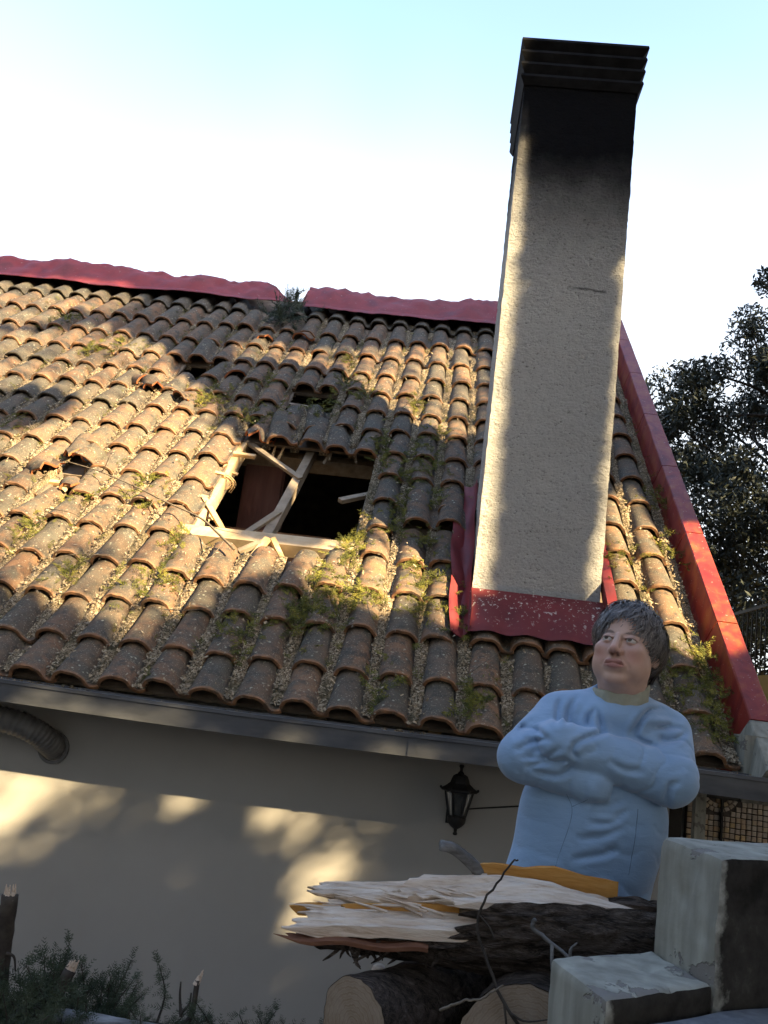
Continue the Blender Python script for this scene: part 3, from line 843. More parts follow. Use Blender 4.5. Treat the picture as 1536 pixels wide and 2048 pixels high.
# ------------------------------------------------------------------ litter, flakes and sprigs on the roof
def in_hole(x, s):
    r = np.zeros(np.shape(x), bool)
    for h in HOLES: r |= (x > h[0] - .03) & (x < h[1] + .0) & (s > h[2] - .02) & (s < h[3] + .02)
    return r
lg = G(); FL = []
lr = np.random.default_rng(21)
def heap(x, s):
    P = np.stack([x, s, np.zeros_like(x)], -1)
    d = .55 * vnoise(P, 2.1, 5, 3) + .45 * vnoise(P, 7, 8, 2)
    d = d + .30 - .16 * np.clip((s - 4.3), 0, 2) - .30 * ((s > 4.2) & (x < -2.6)) + .12 * ((x < -.6) & (s < 3.4))
    return d
for c in range(-14, 16):
    ss = np.arange(.02, 6.2, .03); us = np.linspace(.088, .158, 6)
    if c in (10, 11, 12, 13): ss = ss[(ss < .62) | (ss > 2.4)]
    X = np.stack([[colx(c, s) + u for u in us] for s in ss]); Sg = np.repeat(ss[:, None], 6, 1)
    hgt = heap(X, Sg); lump = np.array([0, .6, 1, 1, .7, .15])[None] * np.clip(hgt, -.1, .8)
    off = -.073 + .040 * lump + .005 * vnoise(np.stack([X, Sg, 0 * X], -1), 40, 2, 2)
    off = np.where(hgt < -.05, -.12, off); off = np.where(in_hole(X, Sg), -.16, off)
    P = rp(X, Sg, off); n = len(ss); F = []
    px_, py_ = proj(rp(np.full(n, colx(c, 0)), ss))
    for i in range(n - 1):
        if ss[i + 1] - ss[i] > .05 or px_[i] < -60 or px_[i] > 1600: continue
        for j in range(5):
            if max(off[i, j], off[i + 1, j], off[i, j + 1], off[i + 1, j + 1]) > -.10:
                F.append((i * 6 + j, i * 6 + j + 1, (i + 1) * 6 + j + 1, (i + 1) * 6 + j))
    lg.add(P, F)
tag(lg.out('needle_litter', MT['litter'], roof, True), kind='stuff')
# loose flakes
nF = 42000
cc = lr.integers(-13, 16, nF); s = lr.random(nF) ** 1.25 * 6.0
u = np.where(lr.random(nF) < .85, lr.uniform(.084, .160, nF), lr.uniform(-.08, .08, nF))
x = np.array([colx(int(a), b) for a, b in zip(cc, s)]) + u
hg = heap(x, s); keep = (lr.random(nF) < np.clip(.10 + hg * 1.5, .03, 1)) & ~in_hole(x, s) & ~((cc >= 10) & (cc <= 13) & (s > .62) & (s < 2.4))
x, s, u, hg = x[keep], s[keep], u[keep], hg[keep]
pan = u > .0805
off = np.where(pan, -.066 + .040 * np.clip(hg, -.05, .8) * np.interp(u, [.084, .105, .135, .160], [.1, .9, .9, .2]), np.interp(np.abs(u), PROF[5:10, 0], PROF[5:10, 1]) + .004) + lr.uniform(.001, .012, len(x))
q = ~(~pan & (lr.random(len(x)) < .55)); x, s, off = x[q], s[q], off[q]
px_, py_ = proj(rp(x, s)); q = (px_ > -20) & (px_ < 1556); x, s, off = x[q], s[q], off[q]
C = rp(x, s, off); k = len(C); a = lr.uniform(0, 2 * np.pi, k); L = lr.uniform(.004, .011, k); W = L * lr.uniform(.35, .8, k)
t1 = np.cos(a)[:, None] * np.array([1.0, 0, 0]) + np.sin(a)[:, None] * RS; t2 = -np.sin(a)[:, None] * np.array([1.0, 0, 0]) + np.cos(a)[:, None] * RS
t1 = t1 + RN * lr.normal(0, .35, (k, 1)); t2 = t2 + RN * lr.normal(0, .35, (k, 1))
Q = np.stack([C - t1 * L[:, None] - t2 * W[:, None] * .5, C + t1 * L[:, None] - t2 * W[:, None], C + t1 * L[:, None] + t2 * W[:, None] * .6, C - t1 * L[:, None] + t2 * W[:, None]], 1)
tag(G().quads(Q).out('dry_flakes', MT['flake'], roof), kind='stuff')
# flakes that washed into the gutter
k = 2600; gx = lr.uniform(-2.4, 1.7, k); hh = np.clip(.5 + vnoise(np.stack([gx, 0 * gx, 0 * gx], -1), 2.3, 4, 3), 0, 1)
C = np.stack([gx, lr.uniform(4.314, 4.41, k), -.20 + .05 * hh * lr.random(k)], -1); L = lr.uniform(.004, .012, k)[:, None]
d1 = lr.normal(0, 1, (k, 3)); d1 /= np.linalg.norm(d1, axis=1)[:, None]; d2 = np.cross(d1, lr.normal(0, 1, (k, 3))); d2 /= np.linalg.norm(d2, axis=1)[:, None]
g = G().quads(np.stack([C - d1 * L - d2 * L * .5, C + d1 * L - d2 * L * .5, C + d1 * L + d2 * L * .5, C - d1 * L + d2 * L * .5], 1))
gx = np.linspace(-8, 1.7, 200); hz = -.225 + .045 * np.clip(.5 + vnoise(np.stack([gx, 0 * gx, 0 * gx], -1), 2.3, 4, 3), 0, 1)
g.grid(np.stack([np.stack([gx, np.full(200, y), hz + dz], -1) for y, dz in ((4.3125, -.006), (4.35, .006), (4.417, .0))], 1))
tag(g.out('gutter_litter', MT['litter'], house), kind='stuff')

SRG = np.random.default_rng(5)
def _sprig0(r, nb):
    """one flat conifer spray of unit length along +x, up +z"""
    d = np.array([1.0, 0, 0]); up = np.array([0, 0, 1.0]); sd = np.array([0, 1.0, 0]); out = []; curl = r.normal(0, .25)
    for i in range(nb):
        t = (i + .5) / nb; p = d * t + up * (curl * t * t) + sd * r.normal(0, .01)
        for sg in (-1, 1):
            l = (.5 - .35 * t) * r.uniform(.6, 1.2); dd = d * .75 + sd * sg * .7 + up * r.normal(.05, .25); dd /= np.linalg.norm(dd)
            for kk in range(3):
                q0 = p + dd * l * kk / 3; q1 = p + dd * l * (kk + 1) / 3; w = .031 * r.uniform(.7, 1.4) * (1 - .25 * kk)
                nn = np.cross(dd, up + r.normal(0, .5, 3)); nn /= np.linalg.norm(nn) + 1e-9
                out.append([q0 - nn * w, q1 - nn * w * .6, q1 + nn * w * .6, q0 + nn * w])
                if kk < 2:
                    e = (dd + sd * r.normal(0, .9) + up * r.normal(.1, .5)); e /= np.linalg.norm(e); n2 = np.cross(e, dd + .01); n2 /= np.linalg.norm(n2) + 1e-9
                    e1 = q1 + e * l * .3; out.append([q1 - n2 * w * .7, e1 - n2 * w * .4, e1 + n2 * w * .4, q1 + n2 * w * .7])
    return np.array(out)
SPR_L = [_sprig0(SRG, 9) for k in range(14)]; SPR_S = [_sprig0(SRG, 5) for k in range(14)]
def sprig(base, dirv, length, up, fine=1.0, r=SRG, nb=None):
    d = np.array(dirv, float); d /= np.linalg.norm(d); up = np.array(up, float)
    sd = np.cross(up, d); sd /= np.linalg.norm(sd) + 1e-9; up = np.cross(d, sd); lib = SPR_S if nb else SPR_L
    Q = lib[int(r.integers(14))]
    return [(np.array(base) + length * (Q @ np.stack([d, sd, up])))]
def quadstack(qs): return np.concatenate(qs)
SPOTS = [(-2.15, 2.03), (-3.34, 4.63), (-3.54, 4.43), (-0.82, 0.97), (-0.65, 1.16), (-0.62, 1.45), (-0.61, 1.58), (-0.8, 0.74), (-0.08, 0.94), (-0.14, 1.27), (0.22, 0.2), (0.27, 0.22), (-0.49, 2.87), (-0.38, 2.6), (-0.27, 3.02), (-1.01, 4.21), (-0.84, 3.95), (-0.36, 3.85), (-0.53, 0.9), (-0.67, 0.82), (-2.2, 0.84), (-1.62, 0.96), (-2.48, 1.77), (-2.08, 3.68), (-1.84, 3.31), (-2.17, 3.54), (-1.62, 3.26), (-1.74, 4.13), (-1.14, 4.76), (-0.13, 2.23), (-0.13, 1.68), (0.14, 0.91), (-0.7, 0.67), (-0.39, 0.95), (-0.13, 3.33), (-0.6, 3.12), (1.3, 0.68), (1.37, 0.33), (1.44, 0.27), (1.50, .55), (1.47, .8), (1.11, 1.76), (-1.77, 0.82), (-1.7, 1.34), (-2.03, 1.8), (-2.63, 1.26), (-3.48, 2.69), (-4.14, 5.18), (-1.05, 0.49), (-0.22, 0.27), (-1.48, 3.4), (-0.3, 2.5), (-0.13, 2.78), (-1.17, 3.58), (.02, 1.2), (-.36, 1.9), (-.3, 2.1), (1.52, 1.9), (1.53, 2.6)]
qs = []
for (x, s) in SPOTS:
    for k in range(SRG.integers(20, 36)):
        a = SRG.uniform(0, 6.283); b = rp(x + SRG.normal(0, .055), s + SRG.normal(0, .10), -.045 + .035 * SRG.random())
        d = math.cos(a) * np.array([1.0, 0, 0]) + math.sin(a) * RS + RN * SRG.uniform(.0, .5)
        qs += sprig(b, d, SRG.uniform(.04, .11), RN)
for k in range(620):
    c = int(SRG.integers(-12, 16)); s = SRG.uniform(.05, 5.9); x = colx(c, s) + SRG.uniform(.07, .16)
    if in_hole(np.array(x), np.array(s)) or (10 <= c <= 13 and .55 < s < 2.5): continue
    a = SRG.uniform(0, 6.283); d = math.cos(a) * np.array([1.0, 0, 0]) + math.sin(a) * RS + RN * SRG.uniform(.05, .5)
    for m in range(2): qs += sprig(rp(x, s, -.045), d + SRG.normal(0, .3, 3), SRG.uniform(.03, .075), RN, nb=5)
tag(G().quads(quadstack(qs)).out('conifer_sprigs', MT['sprig'], roof), kind='stuff')

# ridge tuft: a broken branch caught in the gap of the ridge flashing
rt = thing('conifer_branch', 'small leafy conifer branch stuck in the gap of the red ridge flashing', 'branch', tuple(rp(-1.93, 6.0, 0)))
qs = []; st = G()
for k in range(34):
    a = SRG.uniform(-1.0, 1.0); b = rp(-1.95 + SRG.normal(0, .10), 5.62 + SRG.uniform(0, .75), .02)
    d = np.array([math.sin(a) * .9, -.1, .75]) + SRG.normal(0, .45, 3); L = SRG.uniform(.10, .22)
    for m in range(3): qs += sprig(b + d / np.linalg.norm(d) * L * m * .28, d + SRG.normal(0, .3, 3), L * .8, RN, 1.3)
for k in range(7):
    b = rp(-1.95 + SRG.normal(0, .06), 5.75 + SRG.uniform(0, .3), 0.0); d = np.array([SRG.normal(0, .3), .1, 1.0]); L = SRG.uniform(.12, .28)
    st.tube(smoothline([b, b + d * L * .5 + SRG.normal(0, .02, 3), b + d * L + SRG.normal(0, .03, 3)], 6), np.linspace(.006, .002, 6), 5)
G().quads(quadstack(qs)).out('foliage', MT['needle'], rt); st.out('stem', MT['darktwig'], rt)

# long dead twig across the tiles
tp = smoothline([rp(-2.75, 2.10, .03), rp(-2.45, 1.98, .045), rp(-2.10, 1.80, .05), rp(-1.88, 1.67, .05), rp(-1.60, 1.535, .04), rp(-1.42, 1.35, .05), rp(-1.28, 1.21, .04)], 30)
g = G().tube(tp, np.linspace(.004, .009, 30), 6, rs=SRG)
for k in (5, 9, 14, 18, 22, 26):
    d = SRG.normal(0, 1, 3) * .10; d += RN * .02; g.tube(smoothline([tp[k], tp[k] + d * .5 + SRG.normal(0, .015, 3), tp[k] + d + SRG.normal(0, .02, 3)], 5), np.linspace(.004, .0015, 5), 5)
tw = tag(g.out('dead_twig', MT['twig'], smooth=True), 'long bare twig lying across the sunlit tiles left of the big hole', 'twig')
g = G()
for (x, s, dx, ds) in [(-2.25, 3.75, .22, -.35), (-1.1, 3.8, .25, .12), (-.45, 3.75, .2, .25), (.22, .35, .15, .2), (-1.5, .55, .3, .1), (-2.3, .9, .45, .1), (-.05, 2.4, .2, .1), (-.3, .55, -.1, .3), (-2.6, 1.45, .4, -.15)]:
    b = rp(x, s, .03); e = rp(x + dx, s + ds, .03); g.tube(smoothline([b, (b + e) / 2 + RN * .035 + SRG.normal(0, .02, 3), e], 8), np.linspace(.0035, .0015, 8), 5)
tag(g.out('twig_scraps', MT['twig'], roof), kind='stuff')

# ------------------------------------------------------------------ on the wall: lantern, cable, duct
LX, LY = .216, 4.63
lan = thing('wall_lantern', 'black hexagonal iron wall lantern hanging under the eave beside the woman', 'lantern', (LX, YW, -.50))
G().lathe([(0, -.292), (.010, -.294), (.013, -.302), (.008, -.310), (.007, -.325), (.014, -.332), (.016, -.338), (.022, -.342)], (LX, LY, 0), 10).out('finial', MT['iron'], lan, True)
G().lathe([(.0, -.338), (.022, -.340), (.036, -.348), (.044, -.366), (.050, -.384), (.072, -.402), (.090, -.412), (.094, -.420), (.088, -.426), (.062, -.430), (0, -.430)], (LX, LY, 0), 6).out('lamp_roof', MT['iron'], lan)
for k in range(6):
    a = k * math.pi / 3; c, s_ = math.cos(a), math.sin(a)
    G().lathe([(0, -.404), (.006, -.407), (.006, -.416), (0, -.42)], (LX + c * .094, LY + s_ * .094, 0), 6).out('corner_knob', MT['iron'], lan)
    G().bar((LX + c * .070, LY + s_ * .070, -.427), (LX + c * .042, LY + s_ * .042, -.545), .010, .010, (0, 1, .1)).out('bar', MT['iron'], lan)
    b = a + math.pi / 3; c2, s2 = math.cos(b), math.sin(b)
    V = [(LX + c * .068, LY + s_ * .068, -.431), (LX + c2 * .068, LY + s2 * .068, -.431), (LX + c2 * .040, LY + s2 * .040, -.541), (LX + c * .040, LY + s_ * .040, -.541)]
    cc_ = np.array([LX, LY, -.49]); V2 = [tuple(np.array(v) + (cc_ - np.array(v)) * [.05, .05, 0]) for v in V]
    mk('pane', V + V2, [(0, 1, 2, 3), (7, 6, 5, 4), (0, 4, 5, 1), (1, 5, 6, 2), (2, 6, 7, 3), (3, 7, 4, 0)], MT['glass'], lan)
G().lathe([(0, -.543), (.046, -.543), (.048, -.553), (.044, -.575), (.030, -.592), (.016, -.602), (.009, -.606), (.008, -.620), (.012, -.626), (.010, -.634), (0, -.636)], (LX, LY, 0), 12).out('base', MT['iron'], lan, True)
G().tube(smoothline([(LX, LY, -.59), (LX - .005, LY + .05, -.585), (LX - .01, LY + .10, -.55), (LX - .01, YW - .004, -.53)], 10), .009, 8).out('bracket', MT['iron'], lan, True)
boxobj('back_plate', (LX - .05, YW - .012, -.60), (LX + .03, YW - .001, -.46), MT['iron'], lan)
cab = G().tube(smoothline([(LX + .03, YW - .006, -.525), (.33, YW - .006, -.508), (.55, YW - .006, -.468), (.80, YW - .006, -.42), (1.28, YW - .006, -.36)], 24), .0045, 6).out('cable', MT['wire'], smooth=True)
tag(cab, 'thin black cable running along the wall from the lantern', 'cable')
pts = smoothline([(-3.2, 4.60, -.42), (-2.7, 4.60, -.39), (-2.32, 4.60, -.365), (-2.14, 4.61, -.372), (-2.02, 4.645, -.41), (-1.965, 4.70, -.455), (-1.955, 4.775, -.49)], 120)
rad = .064 + .004 * np.sin(np.arange(120) * 1.57)
dk = thing('vent_duct', 'grey ribbed flexible duct under the gutter entering the wall at the left edge', 'duct', (-2.2, YW, -.5))
G().tube(pts, rad, 20).out('hose', MT['duct'], dk, True)
a = np.linspace(0, 2 * np.pi, 24, endpoint=False); g = G()
g.add(np.concatenate([np.stack([-1.955 + r_ * np.cos(a), np.full(24, y), -.492 + r_ * np.sin(a)], -1) for r_, y in ((.069, YW - .002), (.084, YW - .002), (.084, YW - .018), (.069, YW - .018))]),
      [[k * 24 + j, k * 24 + (j + 1) % 24, ((k + 1) % 4) * 24 + (j + 1) % 24, ((k + 1) % 4) * 24 + j] for k in range(4) for j in range(24)]); g.out('flange', MT['duct'], dk)

# ------------------------------------------------------------------ right of the woman: post and mosaic panel
g = G().box((1.400, 4.68, -2.36), (1.453, 4.735, -.266)); tag(g.out('porch_post', MT['whitepost']), 'narrow white post with flaking paint under the gutter at the right', 'post')
mp = thing('mosaic_panel', 'framed wall panel of small stone mosaic tiles at the right edge under the gutter', 'panel', (1.8, 5.05, -2.36))
boxobj('backing', (1.457, 5.02, -2.36), (2.35, 5.058, -.27), MT['grout'], mp)
boxobj('frame', (1.457, 4.995, -.318), (2.35, 5.018, -.300), MT['iron'], mp); boxobj('frame', (1.632, 4.995, -1.3), (1.643, 5.018, -.3185), MT['iron'], mp)
ML = []
V = [(-.5, 0, -.5), (.5, 0, -.5), (.5, 0, .5), (-.5, 0, .5), (-.42, -.3, -.42), (.42, -.3, -.42), (.42, -.3, .42), (-.42, -.3, .42)]
mm = bpy.data.meshes.new('mosaic_tile'); mm.from_pydata(V, [], [(4, 5, 6, 7), (0, 1, 5, 4), (1, 2, 6, 5), (2, 3, 7, 6), (3, 0, 4, 7)]); mm.materials.append(MT['mosaic'])
mr = np.random.default_rng(3)
def mt_(x, z, w, h, a):
    if .0 < 1: inst('mosaic_tile', mm, Matrix.Translation((x, 5.0195, z)) @ Matrix.Rotation(a, 4, 'Y') @ Matrix.Diagonal((w, .022, h, 1)), mp)
cx, cz = 1.62, -.275
for r_ in np.arange(.055, .125, .024):
    n = int(2 * math.pi * r_ / .027)
    for k in range(n):
        a = 2 * math.pi * k / n; x, z = cx + r_ * math.cos(a), cz + r_ * math.sin(a)
        if z < -.325 and x > 1.47: mt_(x, z, .0245, .0215, -a + math.pi / 2)
for i in range(15):
    for j in range(9):
        x = 1.472 + i * .0285; z = -.334 - j * .0285
        if (x - cx) ** 2 + (z - cz) ** 2 > .135 ** 2 and x < 1.89: mt_(x + mr.normal(0, .001), z + mr.normal(0, .001), .0255 * mr.uniform(.9, 1), .0255 * mr.uniform(.9, 1), mr.normal(0, .03))

# ------------------------------------------------------------------ beyond the house at the right
nb_ = tag(boxobj('neighbour_wall', (2.87, 6.4, -2.4), (7.5, 11.0, .575), MT['yellow']), 'plain yellow rendered block at the right edge behind the red parapet', 'wall')
rl = thing('railing', 'thin dark metal railing in front of the tree at the right edge', 'railing', (2.92, 8.6, .575))
G().bar((2.92, 6.6, 1.2), (2.92, 10.8, 1.2), .03, .03).out('handrail', MT['iron'], rl)
for k in range(36): G().bar((2.92, 6.7 + k * .115, .575), (2.92, 6.7 + k * .115, 1.186), .011, .011, (1, 0, 0)).out('baluster', MT['iron'], rl)

def leaves(C, size, r, asp=.36, flat=.0):
    k = len(C); d = r.normal(0, 1, (k, 3)); d /= np.linalg.norm(d, axis=1)[:, None]; e = np.cross(d, r.normal(0, 1, (k, 3))); e /= np.linalg.norm(e, axis=1)[:, None]
    L = (size * r.uniform(.6, 1.25, k))[:, None]; W = L * asp
    return np.stack([C - d * L, C + e * W, C + d * L, C - e * W], 1)
TR = np.random.default_rng(77)
def tree(name, label, base, top, crown, limbs, group=None, r0=.16, mat='leafdark', wood='darktwig', key=None):
    t = thing(name, label, 'tree', base, group)
    tp = smoothline([base, (np.array(base) + np.array(top)) / 2 + TR.normal(0, .15, 3), top], 14)
    g = G().tube(tp, np.linspace(r0, r0 * .35, 14), 10)
    for q in limbs:
        s0 = tp[int(TR.integers(5, 12))]; q = np.array(q); mid = (s0 + q) / 2 + TR.normal(0, .12, 3) + [0, 0, .1]
        g.tube(smoothline([s0, mid, q], 9), np.linspace(r0 * .2, r0 * .05, 9), 6)
    g.out('trunk', MT[wood], t, True); G().quads(crown).out('crown', MT[mat], t); return t
# evergreen behind the rake
cl = []
while len(cl) < 135:
    p = TR.uniform(-1, 1, 3)
    if p @ p > 1: continue
    c = np.array([4.75, 11.3, 3.0]) + p * [2.35, 1.5, 3.0]
    cl.append((c, TR.uniform(.22, .5)))
cl += [(np.array(c), r_) for c, r_ in [((2.85, 11, 3.95), .22), ((2.65, 11, 3.7), .16), ((3.1, 11, 4.3), .3), ((3.05, 11.2, 3.4), .35), ((3.3, 11.2, 4.7), .28), ((3.0, 11.2, 2.7), .35), ((3.1, 11.2, 2.0), .4), ((3.3, 11.2, 1.3), .4), ((3.7, 11, 5.35), .3), ((3.95, 11, 6.0), .24), ((3.45, 11.2, 4.0), .4), ((3.6, 11.3, 3.0), .45), ((3.6, 11.3, 2.1), .45), ((3.7, 11.3, 1.2), .5)]]
C = []
for c, r_ in cl:
    if c[0] > 5.6: continue
    k = int(2100 * r_); v = TR.normal(0, 1, (k, 3)); v /= np.linalg.norm(v, axis=1)[:, None]; C.append(c + v * (r_ * TR.random((k, 1)) ** .45))
C = np.concatenate(C)
tree('evergreen_tree', 'dark small leaved evergreen tree rising behind the red parapet at the right', (4.9, 11.6, -2.4), (4.6, 11.3, 5.2), leaves(C, .045, TR, .34), [c for c, r_ in cl[::5] if c[0] < 5.6] + [(3.7, 11, 5.35), (3.95, 11, 6.0), (3.3, 11.2, 4.7)], r0=.2)

# ------------------------------------------------------------------ unseen trees behind the viewer, crowns shaped to cast the shade and sun patches
LIT_ROOF = [
   [(-5.758, 6.249), (-4.035, 6.408), (-3.631, 6.035), (-3.822, 5.507), (-4.206, 5.566), (-4.272, 5.106), (-4.388, 4.905), (-5.007, 4.878)] ,
   [(-4.841, 4.577), (-4.341, 4.807), (-4.034, 4.932), (-3.8, 5.253), (-2.925, 4.723), (-2.398, 3.926), (-2.131, 3.642), (-1.913, 3.111), (-1.55, 2.819), (-1.471, 2.204), (-1.345, 1.529), (-1.056, 1.497), (-0.729, 1.506), (-0.733, 1.343), (-0.98, 1.159), (-1.328, 0.847), (-1.258, 0.711), (-1.502, 0.566), (-1.57, 0.284), (-1.903, 0.486), (-2.303, 0.597), (-2.724, 0.714), (-3.622, 2.353), (-3.323, 2.705), (-3.111, 3.058), (-3.26, 3.398), (-3.672, 3.518), (-4.049, 3.132)] ,
   [(-2.275, 4.913), (-2.11, 5.273), (-1.627, 4.953), (-1.364, 5.18), (-1.059, 5.193), (-0.671, 5.384), (0.146, 5.623), (0.239, 4.647), (0.195, 3.492), (-0.043, 3.237), (-0.451, 3.232), (-0.702, 3.268), (-0.948, 3.512), (-1.23, 3.882), (-1.482, 4.24), (-1.774, 4.288), (-2.122, 4.525)] ,
   [(-0.787, 1.463), (-0.658, 1.679), (-0.484, 1.621), (-0.274, 1.512), (-0.111, 1.487), (-0.059, 1.213), (0.128, 1.144), (0.171, 0.805), (0.033, 0.731), (-0.073, 1.0), (-0.261, 0.814), (-0.44, 0.851), (-0.698, 0.975), (-0.904, 1.093)] ,
   [(1.11, 2.492), (1.353, 2.863), (1.409, 2.199), (1.505, 2.152), (1.718, 2.198), (1.773, 1.649), (1.694, 0.873), (1.522, 0.709), (1.321, 0.801), (1.227, 0.919), (1.009, 1.142)] ,
]
LIT_CHIMNEY = [
   [(0.17, 3.80), (0.262, 3.72), (0.265, 3.204), (0.27, 2.565), (0.28, 1.889), (0.285, 1.244), (0.28, 0.60), (0.11, 0.60), (.11, 2.2)] ,
   [(0.955, 2.1), (0.95, 2.95), (1.06, 3.0), (1.07, 2.299), (1.06, 1.45), (1.06, 0.60), (0.91, 0.60), (0.915, 1.005), (0.93, 1.473), (0.945, 1.958)] ,
]
LIT_WALL = [
   [(-2.6, -0.575), (-1.05, -0.625), (-1.20, -0.72), (-1.48, -0.77), (-1.66, -0.89), (-1.80, -1.03), (-2.03, -1.08), (-2.6, -1.18)] ,
   [(-0.83, -0.63), (0.02, -0.62), (-0.02, -0.75), (-0.19, -0.90), (-0.33, -0.93), (-0.28, -1.06), (-0.40, -1.20), (-0.60, -1.25), (-0.61, -1.02), (-0.72, -0.88), (-0.82, -0.78)] ,
]
EA = np.array([math.cos(SUN_AZ), math.sin(SUN_AZ), 0.0]); EB = np.cross(EA, SUN) * -1
if EB[2] < 0: EB = -EB
gaps = []
for poly in LIT_ROOF:
    P = rp(np.array([q[0] for q in poly]), np.array([q[1] for q in poly]), -.02); gaps.append(np.stack([P @ EA, P @ EB], 1))
for poly in LIT_CHIMNEY:
    P = np.array([(q[0], CY0, q[1]) for q in poly]); gaps.append(np.stack([P @ EA, P @ EB], 1))
for poly in LIT_WALL:
    P = np.array([(q[0], YW, q[1]) for q in poly]); gaps.append(np.stack([P @ EA, P @ EB], 1))
tgt = np.concatenate([rp(np.array([-6.5, 2.0, 2.0, -6.5]), np.array([-.3, -.3, 7.4, 7.4])), [[.2, 5.2, 4.7], [1.0, 6.1, 4.7], [-4.5, 4.8, -2.0], [1.5, 4.8, -2.0], [-1.6, 1.4, -1.0], [1.6, 1.3, -1.0], [.3, 1.4, -.5], [1.4, 3.0, .4]]])
a0, a1 = (tgt @ EA).min() - .3, (tgt @ EA).max() + .4; c0, c1 = (tgt @ EB).min() - .2, (tgt @ EB).max() + .3
def gapdist(a_, b_, reach=.6):
    """distance in the sun's view from every opening of the canopy (0 inside one)"""
    r = np.full(a_.shape, 9.0)
    for gp in gaps:
        m = (a_ > gp[:, 0].min() - reach) & (a_ < gp[:, 0].max() + reach) & (b_ > gp[:, 1].min() - reach) & (b_ < gp[:, 1].max() + reach)
        x, y = a_[m], b_[m]; d = r[m]
        for i in range(len(gp)):
            p0 = gp[i]; v = gp[(i + 1) % len(gp)] - p0; t = np.clip(((x - p0[0]) * v[0] + (y - p0[1]) * v[1]) / (v @ v + 1e-12), 0, 1)
            d = np.minimum(d, np.hypot(x - p0[0] - t * v[0], y - p0[1] - t * v[1]))
        d[inpoly(x, y, [tuple(q) for q in gp])] = 0; r[m] = d
    return r
def tier(n, m0, m1, size):
    """leaves whose distance from every gap lies between m0 and m1"""
    a_ = TR.uniform(a0, a1, n); b_ = TR.uniform(c0, c1, n); d = gapdist(a_, b_); q = (d > m0) & (d < m1)
    return a_[q], b_[q], np.full(int(q.sum()), size)
T3 = [tier(520000, .0, .16, .05), tier(190000, .08, .46, .105), tier(56000, .28, 99, .20)]
_w = [np.stack([np.array([(q[0], YW, q[1]) for q in poly]) @ EA, np.array([(q[0], YW, q[1]) for q in poly]) @ EB], 1) for poly in LIT_WALL]
for wi, gp in enumerate(_w):                                                  # sparse leaves added in the wall openings to dapple the light
    k = 9000; a_ = TR.uniform(gp[:, 0].min(), gp[:, 0].max(), k); b_ = TR.uniform(gp[:, 1].min(), gp[:, 1].max(), k)
    d_ = vnoise(np.stack([a_, b_, 0 * a_], -1), 3.2, 4, 3); q = inpoly(a_, b_, [tuple(v) for v in gp]) & (TR.random(k) < np.clip((.03, .13)[wi] + (.35, .5)[wi] * d_, .01, .6))
    T3.append((a_[q], b_[q], np.full(int(q.sum()), .05)))
core = rp(np.array([-2.05]), np.array([2.35]), 0.0)[0]; core = np.array([core @ EA, core @ EB])
for gp in gaps[:3]:                                            # sparse leaves added to dim the sun away from the hole
    k = int(2600 * np.prod(gp.max(0) - gp.min(0))); a_ = TR.uniform(gp[:, 0].min(), gp[:, 0].max(), k); b_ = TR.uniform(gp[:, 1].min(), gp[:, 1].max(), k)
    d_ = np.hypot(a_ - core[0], (b_ - core[1]) * .8); n_ = vnoise(np.stack([a_, b_, 0 * a_], -1), 2.4, 14, 3)
    q = inpoly(a_, b_, [tuple(v) for v in gp]) & (TR.random(k) < np.clip((d_ - .6) * .16, 0, .11) * (1 + 1.1 * n_))
    T3.append((a_[q], b_[q], np.full(int(q.sum()), .06)))
aa = np.concatenate([t[0] for t in T3]); bb = np.concatenate([t[1] for t in T3]); sz = np.concatenate([t[2] for t in T3])
tt = 6.6 + TR.normal(0, .75, len(aa)).clip(-1.6, 1.6)
C = aa[:, None] * EA + bb[:, None] * EB + tt[:, None] * SUN
edges = np.linspace(a0, a1, 4)
for i, ta in enumerate((.6, 1.7, 8.3)):
    m = (aa >= edges[i]) & (aa < edges[i + 1]); Ci = C[m]
    fo = ta * EA + 3.0 * EB + 6.9 * SUN; tops = Ci[(np.abs(Ci @ EA - ta) < 1.2)]
    lim = tops[TR.integers(0, len(tops), 8)] if len(tops) else []
    tree('shade_tree', ['tall leafy tree nearest the house beside the viewer', 'tall leafy tree in the middle behind the viewer', 'tall leafy tree farthest right behind the viewer'][i], (fo[0], fo[1], -.9), (fo[0], fo[1], 8.0), leaves(Ci, sz[m], TR, .55), lim, 'trees behind the viewer', .18, 'leafshade')
# unseen leaf belt added behind and beside the viewer to cut the sky light
NW = 32000
az = TR.uniform(math.radians(-335), math.radians(-32), NW); zz = -2.4 + 18.5 * TR.random(NW); rr = 10.5 + 4.5 * TR.random(NW) - .12 * np.clip(zz, 0, 20)
C = np.stack([rr * np.sin(az), rr * np.cos(az) + 1.5, zz], -1)
top = 13.5 + 2.2 * vnoise(np.stack([az * 3, 0 * az, 0 * az], -1), 1, 9, 3); C = C[(zz < top)]
C = C[gapdist(C @ EA, C @ EB) > .42]
C = C[~((np.arctan2(C[:, 0], C[:, 1]) > -.85) & (np.arctan2(C[:, 0], C[:, 1]) < .55))]
tag(G().quads(leaves(C, .30, TR, .55)).out('woodland', MT['leafshade']), 'dense evergreen wood closing in the garden behind the viewer', 'wood', kind='stuff')

